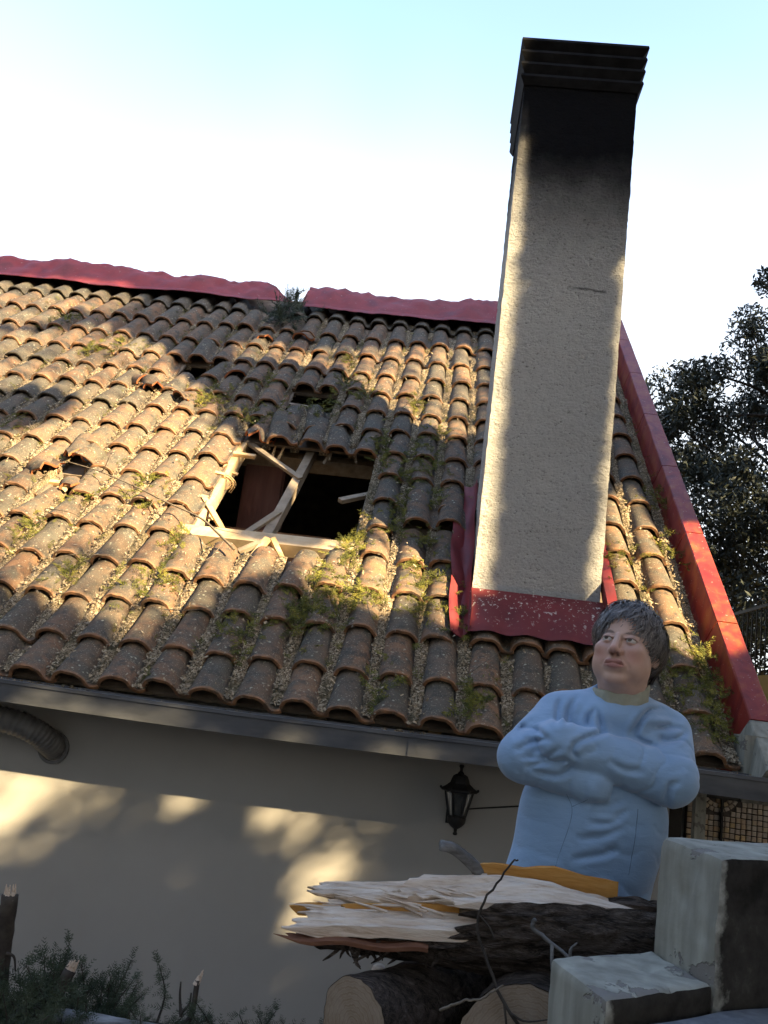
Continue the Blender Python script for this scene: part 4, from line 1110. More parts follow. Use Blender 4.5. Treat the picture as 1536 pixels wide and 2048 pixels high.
# ------------------------------------------------------------------ stepped parapet and landing in the foreground
def round_prism(c4, z0, z1, step, rad, amp, seed, name, mats, parent, dark=(0,)):
    """c4: A(far left) B(near left) D(near right) C(far right); faces of near side use material 1"""
    A, B, D, C = [np.array(p, float) for p in c4]
    La = np.linalg.norm(D - B); Lb = np.linalg.norm(A - B); Lz = z1 - z0; dims = np.array([La, Lb, Lz])
    na, nb2, nz = [max(3, int(v / step)) for v in dims]
    g = G(); mi = []
    def put(U, V, W, m):
        P = np.stack([U, V, W], -1) * dims
        I = np.clip(P, rad, dims - rad); d = P - I; ln = np.linalg.norm(d, axis=-1, keepdims=True); P = np.where(ln > 1e-9, I + d / np.maximum(ln, 1e-9) * np.minimum(ln, rad), P)
        a = P[..., 0:1] / La; b = P[..., 1:2] / Lb
        XY = (B * (1 - a) + D * a) * (1 - b) + (A * (1 - a) + C * a) * b
        Q = np.concatenate([XY, z0 + P[..., 2:3]], -1)
        cen = Q.reshape(-1, 3).mean(0)
        nn = amp * (vnoise(Q, 28, seed, 3) + 1.2 * vnoise(Q, 7, seed + 2, 2))
        e = np.minimum(np.minimum(U, 1 - U) * La, np.minimum(np.minimum(V, 1 - V) * Lb, np.minimum(W, 1 - W) * Lz)) < .006
        chip = np.clip(vnoise(Q, 16, seed + 5, 2) - .25, 0, 1) * .022
        inward = (np.append((A + B + C + D) / 4, (z0 + z1) / 2) - Q); inward /= np.linalg.norm(inward, axis=-1, keepdims=True)
        Q = Q + inward * (nn + chip * 1.1 * (.35 + .65 * e))[..., None]
        n0 = len(g.F); g.grid(Q); mi.extend([m] * (len(g.F) - n0))
    u = np.linspace(0, 1, na); v = np.linspace(0, 1, nb2); w = np.linspace(0, 1, nz); m = lambda p, q: np.meshgrid(p, q, indexing='ij')
    U, W = m(u, w); put(U, 0 * U, W, 1); put(U, 0 * U + 1, W, 0)
    V, W = m(v, w); put(0 * V, V, W, 0); put(0 * V + 1, V, W, 0)
    U, V = m(u, v); put(U, V, 0 * U + 1, 0); put(U, V, 0 * U, 0)
    o = g.out(name, mats, parent, True); o.data.polygons.foreach_set('material_index', mi); o.data.update(); return o
PA, PB = np.array([.481, 1.824]), np.array([.536, 1.638]); PA2, PB2 = np.array([.264, 1.668]), np.array([.321, 1.470]); ax = np.array([.86, .51])
sp = thing('stepped_parapet', 'stepped masonry stair parapet with peeling white paint and blackened side', 'parapet', (.6, 1.7, -.86))
dn = (PB - PB2) / np.linalg.norm(PB - PB2)
round_prism((PA, PB, PB + ax * 1.3, PA + ax * 1.3), -.86, -.200, .010, .011, .0034, 3, 'upper_step', [MT['peel'], MT['darkside']], sp)
round_prism((PA2, PB2, PB + dn * -.004, PA + (PA2 - PA) / np.linalg.norm(PA2 - PA) * .004), -.86, -.408, .010, .011, .0034, 8, 'lower_step', [MT['peel'], MT['darkside2']], sp)
# landing on the near side of the parapet
g = G(); q0 = PB2 + np.array([.022, -.012]); q1 = PB + np.array([.012, -.012]); q2 = PB + ax * 1.25 + np.array([.012, -.012]); nr = np.array([.25, -1.0])
top = []
for t_ in np.linspace(0, 1, 50):
    e = q0 + (q1 - q0) * min(1, t_ * 3) if t_ < 1 / 3 else q1 + (q2 - q1) * (t_ - 1 / 3) * 1.5
    top.append([np.append(e + nr * k * .9, -.442 + .004 * vnoise(np.array([e[0] * 9, k * 9., 2.]), 1, 3, 2)) for k in np.linspace(0, 1, 24)])
g.grid(np.array(top)); ft = np.array(top)
bt = ft.copy(); bt[..., 2] = -.86
g.grid(np.stack([ft[:, 0], bt[:, 0]], 1)); g.grid(np.stack([ft[0], bt[0]], 1)); g.grid(np.stack([ft[-1], bt[-1]], 1)); g.grid(np.stack([ft[:, -1], bt[:, -1]], 1))
tag(g.out('landing', MT['concrete'], smooth=True), kind='structure')

# ------------------------------------------------------------------ logs and branches
WR = np.random.default_rng(15)
def rough_log(name, label, p0, p1, r0, r1, seed, cat='log', bark='bark', stubs=(), group=None, lump=.06):
    p0 = np.array(p0, float); p1 = np.array(p1, float); t = thing(name, label, cat, tuple((p0 + p1) / 2 - [0, 0, max(r0, r1)]), group)
    d = p1 - p0; L = np.linalg.norm(d); d /= L; x = np.cross(d, [0, 0, 1.0]); x /= np.linalg.norm(x); y = np.cross(x, d)
    m = max(12, int(L / .012)); n = 56; A = np.zeros((m, n, 3)); a = np.linspace(0, 2 * np.pi, n, endpoint=False)
    for i in range(m):
        u = i / (m - 1); r = r0 + (r1 - r0) * u; c = p0 + d * L * u + x * .012 * vnoise(np.array([u * 3, seed, 0.]), 1, seed) + y * .012 * vnoise(np.array([u * 3, seed, 4.]), 1, seed)
        Q = np.stack([np.full(n, u * L * 10), np.cos(a) * r * 45, np.sin(a) * r * 45], -1)
        rr = r * (1 + lump * vnoise(Q, .25, seed, 2)) + .009 * np.abs(vnoise(Q, 1.0, seed + 1, 3))
        A[i] = c + np.cos(a)[:, None] * x * rr[:, None] + np.sin(a)[:, None] * y * rr[:, None]
    g = G(); g.grid(A, wrap=True); g.out('bark', MT[bark], t, True)
    for k, (ring, sg) in enumerate(((A[0], -1), (A[-1], 1))):
        c = ring.mean(0); V = [c + d * sg * .002] + list(c + (ring - c) * .5 + d * sg * .001) + list(c + (ring - c) * .985)
        F = []
        for j in range(n):
            q = (j + 1) % n; F.append((0, 1 + j, 1 + q)); F.append((1 + j, 1 + n + j, 1 + n + q, 1 + q))
        # the cut face has its own origin so that the rings run round the pith
        B = Matrix(((x[0], y[0], d[0], c[0]), (x[1], y[1], d[1], c[1]), (x[2], y[2], d[2], c[2]), (0, 0, 0, 1)))
        Vl = (np.array(V) - c) @ np.stack([x, y, d], 1)
        o = mk('cut_end', Vl, F, MT['rings'], t, True); o.matrix_basis = B
    for (u, ang, ln, rr) in stubs:
        c = p0 + d * L * u; e = np.cos(ang) * x + np.sin(ang) * y; r = r0 + (r1 - r0) * u
        G().tube([c + e * r * .8, c + e * (r + ln * .5) + WR.normal(0, .004, 3), c + e * (r + ln)], [rr * 1.2, rr, rr * .95], 10).out('knot_stub', MT['splint'], t, True)
    return t
rough_log('sawn_log', 'thick dark barked log with a pale sawn end facing left under the split trunk', (-.078, 1.90, -.652), (.18, 2.22, -.63), .084, .082, 3, stubs=[(.42, 2.55, .02, .017)])
rough_log('sawn_log', 'thick log with pale ringed sawn end beside the lower step of the parapet', (.262, 1.845, -.632), (.37, 2.24, -.64), .128, .12, 9)
rough_log('grey_log', 'grey flaky barked log lying along the bottom edge at the left', (-.83, 2.12, -.828), (-.15, 1.98, -.792), .045, .062, 5, bark='greybark')
rough_log('grey_log', 'short grey barked log end in front of the left sawn log', (-.17, 1.83, -.735), (.07, 1.75, -.735), .055, .06, 6, bark='greybark')

# the split trunk
sl_ = thing('split_trunk', 'splintered tree trunk with pale torn wood lying on top of the log pile', 'trunk', (.2, 2.03, -.56))
def barkgrid(x0f, x1, n1=110, n2=44, rad=.085, seed=4):
    th = np.linspace(math.radians(139), math.radians(395), n2); xs0 = np.array([x0f(j / (n2 - 1)) for j in range(n2)])
    X = xs0[None] + (x1 - xs0[None]) * np.linspace(0, 1, n1)[:, None]; T = np.repeat(th[None], n1, 0)
    r = rad * np.interp(X, [-.25, .0, .15, .35, .62], [.55, .8, 1.05, 1.15, 1.12])
    c = np.stack([X, 0 * X + 2.035, np.interp(X, [-.25, .0, .15, .5, .7], [-.482, -.468, -.452, -.43, -.42])], -1)
    Q = np.stack([X * 9, np.cos(T) * 4.5, np.sin(T) * 4.5], -1); h = .020 * np.abs(vnoise(Q, 1.7, seed, 3)) + .007 * vnoise(Q * [.5, 2, 2], 3, seed + 1, 2)
    e = np.stack([0 * T, np.cos(T), np.sin(T)], -1); A = c + e * (r + h)[..., None]; Bk = c + e * (r - .014)[..., None]
    return A, Bk
jag = np.random.default_rng(2).normal(0, 1, 200)
def bx0(k):   # where the bark starts, going from front upper edge round the belly to the back
    base = np.interp(k, [0, .10, .17, .21, .30, .45, .6, .8, 1], [.215, .135, .10, .015, -.215, -.19, -.10, .0, .02]); return base + .018 * jag[int(k * 44)]
A, Bk = barkgrid(bx0, .70)
g = G(); g.grid(A); g.grid(Bk[:, ::-1]); g.grid(np.stack([A[:, 0], Bk[:, 0]], 1)); g.grid(np.stack([Bk[:, -1], A[:, -1]], 1)); g.grid(np.stack([Bk[0], A[0]], 1)); g.grid(np.stack([A[-1], Bk[-1]], 1))
g.out('bark', MT['bark'], sl_, True)
def slab(name, x0f, x1, y0, y1, ztop, th, mat, n1=130, n2=34, seed=1, rough=.008, zbot=None):
    vs = np.linspace(0, 1, n2); xs0 = np.array([x0f(v) for v in vs]); u = np.linspace(0, 1, n1)[:, None] + 0 * vs[None]; v = vs[None] + 0 * u
    X = xs0[None] + (x1 - xs0[None]) * u; Y = y0 + (y1 - y0) * v + .006 * vnoise(np.stack([X * 6, v, 0 * v + seed], -1), 1, seed)
    Q = np.stack([X * 5, v * 13, 0 * v + seed], -1)
    Z = ztop(X, v) + rough * (vnoise(Q, 1, seed, 3) + .8 * np.abs(vnoise(Q * [1.6, 1.5, 1], 1.8, seed + 3, 2)))
    V0 = np.stack([X, Y, Z], -1); V1 = np.stack([X, Y, Z - th * (.12 + .88 * np.clip(u * 5, 0, 1))], -1)
    g = G(); g.grid(V0); g.grid(V1[:, ::-1]); g.grid(np.stack([V1[:, 0], V0[:, 0]], 1)); g.grid(np.stack([V0[:, -1], V1[:, -1]], 1)); g.grid(np.stack([V0[0], V1[0]], 1)); g.grid(np.stack([V1[-1], V0[-1]], 1))
    return g.out(name, mat, sl_, True)
jr = np.random.default_rng(8)
def jagger(pts, amp, seed):
    r = np.random.default_rng(seed); kx = np.linspace(0, 1, 24); ky = r.normal(0, amp, 24)
    return lambda v: float(np.interp(v, [p[0] for p in pts], [p[1] for p in pts]) + np.interp(v, kx, ky))
# main torn face from the middle to the right
slab('torn_wood', jagger([(0, .10), (.3, .06), (.6, -.02), (1, .02)], .018, 1), .69, 1.975, 2.112,
     lambda x, v: np.interp(x, [-.05, .10, .2, .32, .45, .70], [-.430, -.417, -.405, -.393, -.404, -.425]) + v * np.interp(x, [0, .2, .4, .7], [.03, .036, .030, .02]) + .008 * np.sin(v * 7 + x * 9),
     .03, MT['splint'], seed=3, rough=.0095)
# lower tongue with its bark sliver
slab('torn_wood', jagger([(0, -.235), (.25, -.225), (.55, -.205), (.8, -.175), (1, -.16)], .012, 5), .16, 1.952, 2.06,
     lambda x, v: np.interp(x, [-.24, -.1, .05, .16], [-.498, -.478, -.462, -.450]) + v * .035, .022, MT['splint'], seed=7, rough=.008)
slab('bark_sliver', jagger([(0, -.250), (.5, -.235), (1, -.20)], .012, 6), .06, 1.946, 1.985, lambda x, v: np.interp(x, [-.25, -.1, .1], [-.512, -.504, -.492]) + v * .006 + .004 * np.sin(x * 40), .008, MT['redwood'], n1=70, n2=10, seed=9, rough=.004)
# upper tongue
slab('torn_wood', jagger([(0, -.11), (.3, -.17), (.6, -.215), (.85, -.20), (1, -.15)], .016, 9), .18, 2.035, 2.118,
     lambda x, v: np.interp(x, [-.22, -.1, .05, .18], [-.452, -.436, -.414, -.388]) + v * .018, .026, MT['splint'], seed=11, rough=.009)
slab('cambium_face', jagger([(0, -.13), (.5, -.12), (1, -.10)], .01, 12), .12, 2.018, 2.034, lambda x, v: np.interp(x, [-.14, 0, .12], [-.452, -.432, -.412]), .034, MT['orange'], n1=60, n2=8, seed=13, rough=.003)
slab('cambium_face', jagger([(0, -.232), (.5, -.24), (1, -.22)], .01, 15), -.135, 2.03, 2.062, lambda x, v: np.interp(x, [-.24, -.13], [-.470, -.456]), .02, MT['orange'], n1=30, n2=8, seed=16, rough=.003)
slab('cambium_face', jagger([(0, .16), (1, .17)], .004, 22), .475, 2.1215, 2.135, lambda x, v: np.interp(x, [.14, .19, .26, .30, .33, .40, .48], [-.350, -.342, -.345, -.336, -.333, -.343, -.346]), .05, MT['orange'], n1=60, n2=5, seed=23, rough=.004)
g = G()   # loose splinters standing out of the break
for k in range(46):
    b = np.array([WR.uniform(-.20, .16), WR.uniform(1.96, 2.11), 0]); b[2] = np.interp(b[0], [-.22, .16], [-.475, -.40]) + WR.uniform(-.02, .02)
    d = np.array([-1, WR.normal(0, .15), WR.normal(.06, .12)]) * WR.uniform(.02, .06); g.tube([b - d * .5, b, b + d], [.003, .0035, .0006], 4)
g.out('splinter', MT['splint'], sl_)
g = G()   # hanging bark shreds
for k in range(16):
    b = np.array([WR.uniform(-.14, .08), WR.uniform(1.96, 2.0), WR.uniform(-.53, -.51)]); d = np.array([WR.normal(-.3, .5), WR.normal(0, .2), -1]) * WR.uniform(.01, .035)
    g.tube(smoothline([b + [0, 0, .015], b, b + d * .6 + WR.normal(0, .004, 3), b + d], 5), [.005, .005, .004, .003, .001], 5)
g.out('bark_shred', MT['bark'], sl_)
G().tube(smoothline([(.19, 2.16, -.40), (.150, 2.12, -.352), (.10, 2.10, -.318), (.068, 2.09, -.312)], 10), [.017, .016, .015, .014, .0135, .013, .013, .0125, .0125, .012], 9, jit=.05, rs=WR).out('branch_stub', MT['greybark'], sl_, True)

def twig(name, label, pts, r0, r1, mat='darktwig', side=()):
    P = smoothline(pts, 26); P = P + WR.normal(0, .0012, P.shape); g = G().tube(P, np.linspace(r0, r1, 26), 7)
    for (k, q) in side: g.tube(smoothline([P[k], (P[k] + np.array(q)) / 2 + WR.normal(0, .006, 3), q], 8), np.linspace(r1 * 1.6, r1 * .6, 8), 6)
    return tag(g.out(name, MT[mat], smooth=True), label, 'twig')
twig('bent_twig', 'long thin dark twig curving up in front of the split trunk', [(.270, 1.815, -.60), (.215, 1.83, -.545), (.175, 1.85, -.48), (.150, 1.87, -.415), (.160, 1.87, -.37), (.185, 1.86, -.325), (.205, 1.85, -.288), (.216, 1.85, -.286)], .0036, .0017, side=[(3, (.30, 1.80, -.545)), (4, (.235, 1.80, -.64)), (12, (.185, 1.86, -.44))])
twig('forked_twig', 'grey forked twig lying against the dark bark left of the parapet', [(.265, 1.90, -.40), (.262, 1.90, -.413), (.285, 1.895, -.430), (.33, 1.89, -.455), (.375, 1.885, -.485), (.43, 1.88, -.53)], .0048, .0028, 'greybark', side=[(12, (.312, 1.87, -.52)), (16, (.345, 1.87, -.425))])
twig('thin_twig', 'pale thin twig curving below the split trunk between the sawn logs', [(.09, 1.80, -.56), (.13, 1.79, -.535), (.165, 1.79, -.525), (.20, 1.80, -.50)], .003, .0016, 'twig')

def stub(name, label, p0, p1, r, mat='darktwig', side=()):
    t = thing(name, label, 'branch', p0); p0 = np.array(p0); p1 = np.array(p1); d = (p1 - p0) / np.linalg.norm(p1 - p0)
    G().tube(smoothline([p0, (p0 + p1) / 2 + WR.normal(0, .006, 3), p1], 16), np.linspace(r * 1.15, r, 16), 12, jit=.05, rs=WR).out('stem', MT[mat], t, True)
    g = G()
    for k in range(14):
        a = WR.uniform(0, 6.28); o = np.array([math.cos(a), math.sin(a) * .7, 0]) * r * WR.uniform(.1, .85); g.tube([p1 + o - d * .01, p1 + o * .9 + d * WR.uniform(.004, .024)], [.0045, .0012], 5)
    g.out('broken_tip', MT['splint'], t)
    for q in side: G().tube(smoothline(q, 10), np.linspace(.004, .0018, 10), 6).out('side_twig', MT[mat], t, True)
    return t
stub('snapped_branch', 'upright snapped branch with pale broken tip at the left edge', (-.912, 2.2, -.88), (-.938, 2.2, -.575), .019, side=[[(-.915, 2.19, -.70), (-.895, 2.19, -.705), (-.885, 2.19, -.735)], [(-.93, 2.2, -.62), (-.955, 2.19, -.60), (-.97, 2.19, -.585)]])
stub('snapped_branch', 'short leaning snapped branch among the green cuttings', (-.805, 2.16, -.87), (-.752, 2.18, -.712), .0145, side=[])
stub('snapped_branch', 'thin dark forked twig sticking up from the cuttings at the bottom', (-.485, 2.16, -.80), (-.452, 2.18, -.692), .006, side=[[(-.475, 2.17, -.77), (-.487, 2.18, -.73), (-.490, 2.18, -.70)], [(-.48, 2.17, -.765), (-.463, 2.18, -.745), (-.462, 2.18, -.72)]])

# green cuttings along the bottom edge
ct = thing('conifer_cuttings', 'heap of dark green conifer cuttings along the bottom left edge', 'cuttings', (-.5, 2.15, -.86))
qs = []; g = G()
def spray(b, d, L):
    global qs
    d = np.array(d) / np.linalg.norm(d); P = smoothline([b, b + d * L * .5 + WR.normal(0, .012, 3), b + d * L + WR.normal(0, .02, 3)], 8); g.tube(P, np.linspace(.0035, .001, 8), 5)
    for k in range(2, 8):
        for m in range(5): qs += sprig(P[k], d * .5 + WR.normal(0, .7, 3), L * WR.uniform(.16, .30), (0, -1, .3), .62, WR, 5)
for k in range(150):
    x = WR.uniform(-1.02, -.60); h = np.interp(x, [-1.02, -.9, -.78, -.70, -.6], [.55, .7, .98, .85, .55])
    spray(np.array([x, WR.uniform(2.02, 2.26), -.86]), (WR.normal(0, .55), WR.normal(0, .3), 1), .155 * h * WR.uniform(.6, 1.15))
for k in range(80):
    x = WR.uniform(-.62, -.12); spray(np.array([x, WR.uniform(1.98, 2.24), -.85]), (WR.normal(0, .9), WR.normal(0, .3), .7), .10 * WR.uniform(.6, 1.2))
spray(np.array([-.53, 2.17, -.80]), (-.15, 0, 1), .12)
G().quads(quadstack(qs)).out('foliage', MT['needle'], ct); g.out('stem', MT['darktwig'], ct)

# ------------------------------------------------------------------ the woman
def snet(fn, lo, hi, h):
    """surface nets: mesh of fn = 0"""
    lo = np.array(lo, float); n = np.ceil((np.array(hi) - lo) / h).astype(int) + 1
    ax3 = [lo[i] + h * np.arange(n[i]) for i in range(3)]
    P = np.stack(np.meshgrid(*ax3, indexing='ij'), -1); D = fn(P)
    S = D < 0; c = np.zeros(tuple(n - 1), int)
    for i in (0, 1):
        for j in (0, 1):
            for k in (0, 1): c += S[i:n[0] - 1 + i, j:n[1] - 1 + j, k:n[2] - 1 + k]
    act = (c > 0) & (c < 8); idx = -np.ones(act.shape, int); I = np.argwhere(act); idx[act] = np.arange(len(I))
    acc = np.zeros((len(I), 3)); cnt = np.zeros(len(I))
    cor = [(i, j, k) for i in (0, 1) for j in (0, 1) for k in (0, 1)]
    for a in cor:
        for d in range(3):
            if a[d]: continue
            b = list(a); b[d] = 1
            va = D[I[:, 0] + a[0], I[:, 1] + a[1], I[:, 2] + a[2]]; vb = D[I[:, 0] + b[0], I[:, 1] + b[1], I[:, 2] + b[2]]
            m = (va < 0) != (vb < 0); t = np.where(m, va / np.where(m, va - vb, 1), 0)
            p = np.tile(np.array(a, float), (len(I), 1)); p[:, d] += t; acc[m] += p[m]; cnt[m] += 1
    V = lo + h * (I + acc / cnt[:, None]); F = []
    for d in range(3):
        e1, e2 = [(1, 2), (2, 0), (0, 1)][d]
        sl0 = [slice(1, -1)] * 3; sl0[d] = slice(0, -1); s1 = list(sl0); s1[d] = slice(1, None)
        A_ = S[tuple(sl0)]; B_ = S[tuple(s1)]; cr = np.argwhere(A_ != B_); off = np.ones(3, int); off[d] = 0; cr = cr + off
        ins = S[cr[:, 0], cr[:, 1], cr[:, 2]]
        o = np.zeros((4, 3), int); o[1, e1] = -1; o[2, e1] = -1; o[2, e2] = -1; o[3, e2] = -1
        q = np.stack([idx[cr[:, 0] + w[0], cr[:, 1] + w[1], cr[:, 2] + w[2]] for w in o], 1)
        q = np.where(ins[:, None], q, q[:, ::-1]); F.append(q[(q >= 0).all(1)])
    return V, np.concatenate(F)
def ell(P, c, r):
    q = (P - np.array(c)) / np.array(r); k = np.linalg.norm(q, axis=-1); k2 = np.linalg.norm(q / np.array(r), axis=-1) + 1e-9
    return k * (k - 1) / k2
def sph(P, c, r): return np.linalg.norm(P - np.array(c), axis=-1) - r
def cap(P, a, b, r0, r1, ret=False):
    a = np.array(a); b = np.array(b); d = b - a; t = np.clip(((P - a) @ d) / (d @ d), 0, 1); v = np.linalg.norm(P - a - t[..., None] * d, axis=-1) - (r0 + (r1 - r0) * t)
    return (v, t) if ret else v
def su(a, b, k):
    h = np.clip(.5 + .5 * (b - a) / k, 0, 1); return b + (a - b) * h - k * h * (1 - h)
def ss_(a, b, k): return -su(-a, b, k)       # a minus b
def si(a, b, k): return -su(-a, -b, k)

WB = (.46, 2.48, -1.296)
# --- head frame
HC = np.array([.524, 2.432, .205])
def rot(yaw, pitch, roll=0.0):
    return np.array((Matrix.Rotation(yaw, 3, 'Z') @ Matrix.Rotation(pitch, 3, 'X') @ Matrix.Rotation(roll, 3, 'Y')))
HR = rot(math.radians(-27), math.radians(-9), math.radians(2)); HS = 1.0
def h2w(p): return HC + HS * (np.asarray(p, float) @ HR.T)
def head_sdf(P):
    x = np.abs(P[..., 0]); Q = P.copy(); Q[..., 0] = x
    d = ell(P, (0, .018, .036), (.076, .094, .082))
    d = su(d, ell(P, (0, -.020, -.030), (.067, .074, .086)), .03)
    d = su(d, ell(Q, (.034, -.030, -.058), (.040, .050, .046)), .025)            # full cheeks
    d = su(d, ell(P, (0, -.066, -.100), (.029, .025, .019)), .020)               # chin
    d = su(d, ell(P, (0, -.004, -.112), (.056, .052, .030)), .022)               # soft under the chin
    d = su(d, ell(Q, (.042, -.068, -.022), (.022, .020, .017)), .018)            # cheekbone
    d = ss_(d, ell(Q, (.031, -.097, .000), (.019, .015, .0115)), .016)           # sockets
    ns = cap(P, (0, -.088, .010), (0, -.112, -.030), .0085, .0125)
    ns = su(ns, ell(Q, (.0125, -.100, -.034), (.0085, .011, .0085)), .006); d = su(d, ns, .009)
    d = ss_(d, ell(Q, (.0068, -.1105, -.0430), (.0048, .0062, .0058)), .002)
    # lids round the eyeball with a slit
    e = sph(Q, (.031, -.0755, .002), .0150); sl = np.abs(P[..., 2] - .0015 + .10 * np.maximum(0, x - .031) + 9 * (x - .031) ** 2) - .0043
    lid = np.maximum(e, -np.maximum(sl, P[..., 1] + .074)); d = su(d, lid, .0035)
    d = su(d, cap(Q, (.014, -.0865, .0075), (.044, -.0795, .005), .0022, .0018), .003)   # upper lid fold
    # mouth
    d = su(d, ell(P, (0, -.088, -.066), (.030, .016, .018)), .012)
    d = su(d, ell(Q, (.008, -.1010, -.0605), (.015, .0055, .0048)), .004); d = su(d, ell(P, (0, -.0995, -.0725), (.017, .0062, .0055)), .004)
    d = ss_(d, cap(Q, (0, -.1065, -.0660), (.024, -.0955, -.0688), .0016, .0010), .002)
    d = ss_(d, cap(Q, (.020, -.100, -.040), (.036, -.086, -.070), .002, .002), .008)     # fold from nose to mouth
    # ears
    ea = ell((Q - np.array([.0775, .012, -.012])) @ np.array(Matrix.Rotation(-.35, 3, 'Z')), (0, 0, 0), (.0075, .019, .031))
    ea = ss_(ea, ell(Q, (.087, .008, -.008), (.006, .010, .016)), .004); d = su(d, ea, .005)
    nk = cap(P, (0, .018, -.06), (0, .050, -.185), .055, .064); d = su(d, nk, .03)
    return d
V, F = snet(head_sdf, (-.1, -.128, -.20), (.1, .125, .13), .0024)
# tint of the face
x = V[:, 0]; ax_ = np.abs(x); y = V[:, 1]; z = V[:, 2]
base = np.array([.56, .37, .29]); col = np.tile(base, (len(V), 1))
def blend(w, c):
    global col
    w = np.clip(w, 0, 1)[:, None]; col = col * (1 - w) + np.array(c) * w
gs_ = lambda a, b, r: np.exp(-((a) ** 2 + (b) ** 2) / r ** 2)
fr = np.clip((-y - .03) / .03, 0, 1)
blend(.55 * fr * gs_(ax_ - .042, z + .040, .022), (.58, .24, .20)); blend(.55 * fr * gs_(x, z + .030, .014), (.56, .24, .19))
blend(.9 * fr * np.clip(1.25 - np.hypot(x / .025, (z + .0665) / .0115), 0, .35) / .35, (.36, .14, .13))
blend(.55 * fr * gs_((ax_ - .031) / 1.4, z + .002, .013), (.36, .20, .17)); blend(.35 * fr * gs_((ax_ - .030) / 1.5, z + .014, .006), (.36, .21, .19))
bw = np.clip((1.1 - np.hypot((ax_ - .033) / .021, (z - .0235 + 12 * (ax_ - .033) ** 2) / .0046)) * 3, 0, 1) * fr; blend(.95 * bw, (.07, .05, .042))
blend(.85 * fr * np.clip((1.2 - np.hypot((ax_ - .031) / .0165, (z - .0068 + 16 * (ax_ - .031) ** 2) / .0022)) * 3, 0, 1), (.07, .045, .04))
blend(.95 * fr * gs_(ax_ - .0068, z + .0430, .0056) * (y < -.095), (.07, .03, .025))  # nostril hollows: their shade is painted into the skin tint
blend(.6 * np.clip((-.095 - z) / .03, 0, 1), (.50, .33, .27))
BV = [h2w(V)]; BF = [F]; BC = [col]
# --- hands and forearms, torso core, legs (under the clothes)
SHR, ELR, WRR = np.array([.365, 2.480, .004]), np.array([.268, 2.385, -.112]), np.array([.440, 2.345, -.152])
SHL, ELL, WRL = np.array([.660, 2.495, -.005]), np.array([.640, 2.362, -.117]), np.array([.352, 2.330, -.062])
def hand_sdf(P, wr, d, n_, sgn):
    d = d / np.linalg.norm(d); n_ = n_ - d * (n_ @ d); n_ /= np.linalg.norm(n_); s = np.cross(n_, d) * sgn
    c = wr + d * .045; L = np.stack([(P - c) @ s, (P - c) @ n_, (P - c) @ d], -1)
    v = ell(L, (0, 0, 0), (.038, .014, .048)); v = su(v, cap(L, (0, 0, -.05), (0, 0, -.03), .024, .024), .02)
    for k, (o, ln) in enumerate(((-.029, .062), (-.010, .074), (.010, .070), (.028, .056))):
        m = (o * 1.08, .003, .045 + ln * .5); e = (o * 1.1, .016, .040 + ln * .95); v = su(v, cap(L, (o, 0, .035), m, .0095, .0088), .004); v = su(v, cap(L, m, e, .0088, .0072), .002)
    v = su(v, cap(L, (-.030, .002, -.012), (-.044, .010, .026), .0115, .0100), .008); v = su(v, cap(L, (-.044, .010, .026), (-.042, .016, .052), .0100, .0078), .002)
    return v
for wr, dv, nv, sg in ((WRR, np.array([.62, .62, .22]), np.array([.6, -.6, .2]), 1), (WRL, np.array([-.20, .95, .05]), np.array([-.9, -.2, -.1]), -1)):
    V, F = snet(lambda P: hand_sdf(P, wr, dv, nv, sg), wr - .16, wr + .19, .0045); BV.append(V); BF.append(F); BC.append(np.tile(base * [1.0, .95, .93], (len(V), 1)))
def core_sdf(P):
    d = ell(P, (.52, 2.50, -.07), (.145, .09, .15)); d = su(d, ell(P, (.465, 2.485, -.32), (.16, .115, .26)), .05); d = su(d, cap(P, (.522, 2.475, .06), (.52, 2.49, -.02), .058, .07), .03)
    for s, e, w in ((SHR, ELR, WRR), (SHL, ELL, WRL)): d = su(d, cap(P, s, e, .045, .042), .02); d = su(d, cap(P, e, w, .042, .03), .02)
    for sx in (-.085, .085): d = su(d, cap(P, (.46 + sx, 2.485, -.52), (.46 + sx * 1.05, 2.48, -.86), .085, .06), .03); d = su(d, cap(P, (.46 + sx * 1.05, 2.48, -.86), (.46 + sx * 1.1, 2.49, -1.24), .058, .04), .02)
    return d
V, F = snet(core_sdf, (.18, 2.2, -1.3), (.76, 2.66, .12), .014); BV.append(V); BF.append(F); BC.append(np.tile(base, (len(V), 1)))
off = 0; FF = []
for v_, f_ in zip(BV, BF): FF.append(f_ + off); off += len(v_)
per = mk('person', np.concatenate(BV) - np.array(WB), np.concatenate(FF), MT['skin'], None, True, col=np.concatenate(BC)); per.location = WB
tag(per, 'woman with short grey hair and arms crossed wearing a light blue fleece top', 'person')
# eyes
uv = G()
for sx in (-1, 1):
    n1, n2 = 14, 18; th = np.linspace(.001, math.pi - .001, n1); ph = np.linspace(0, 2 * math.pi, n2, endpoint=False)
    A = np.stack([np.stack([np.sin(t_) * np.cos(ph), -np.full(n2, np.cos(t_)), np.sin(t_) * np.sin(ph)], -1) for t_ in th]) * .0136
    o = mk('eye', A.reshape(-1, 3), G().grid(A, wrap=True).F, MT['eye'], per, True)
    gz = rot(math.radians(-8), math.radians(-12)); R3 = HR @ gz; p = h2w((.031 * sx, -.0752, .002))
    o.matrix_basis = Matrix([list(R3[i]) + [p[i]] for i in range(3)] + [[0, 0, 0, 1]])
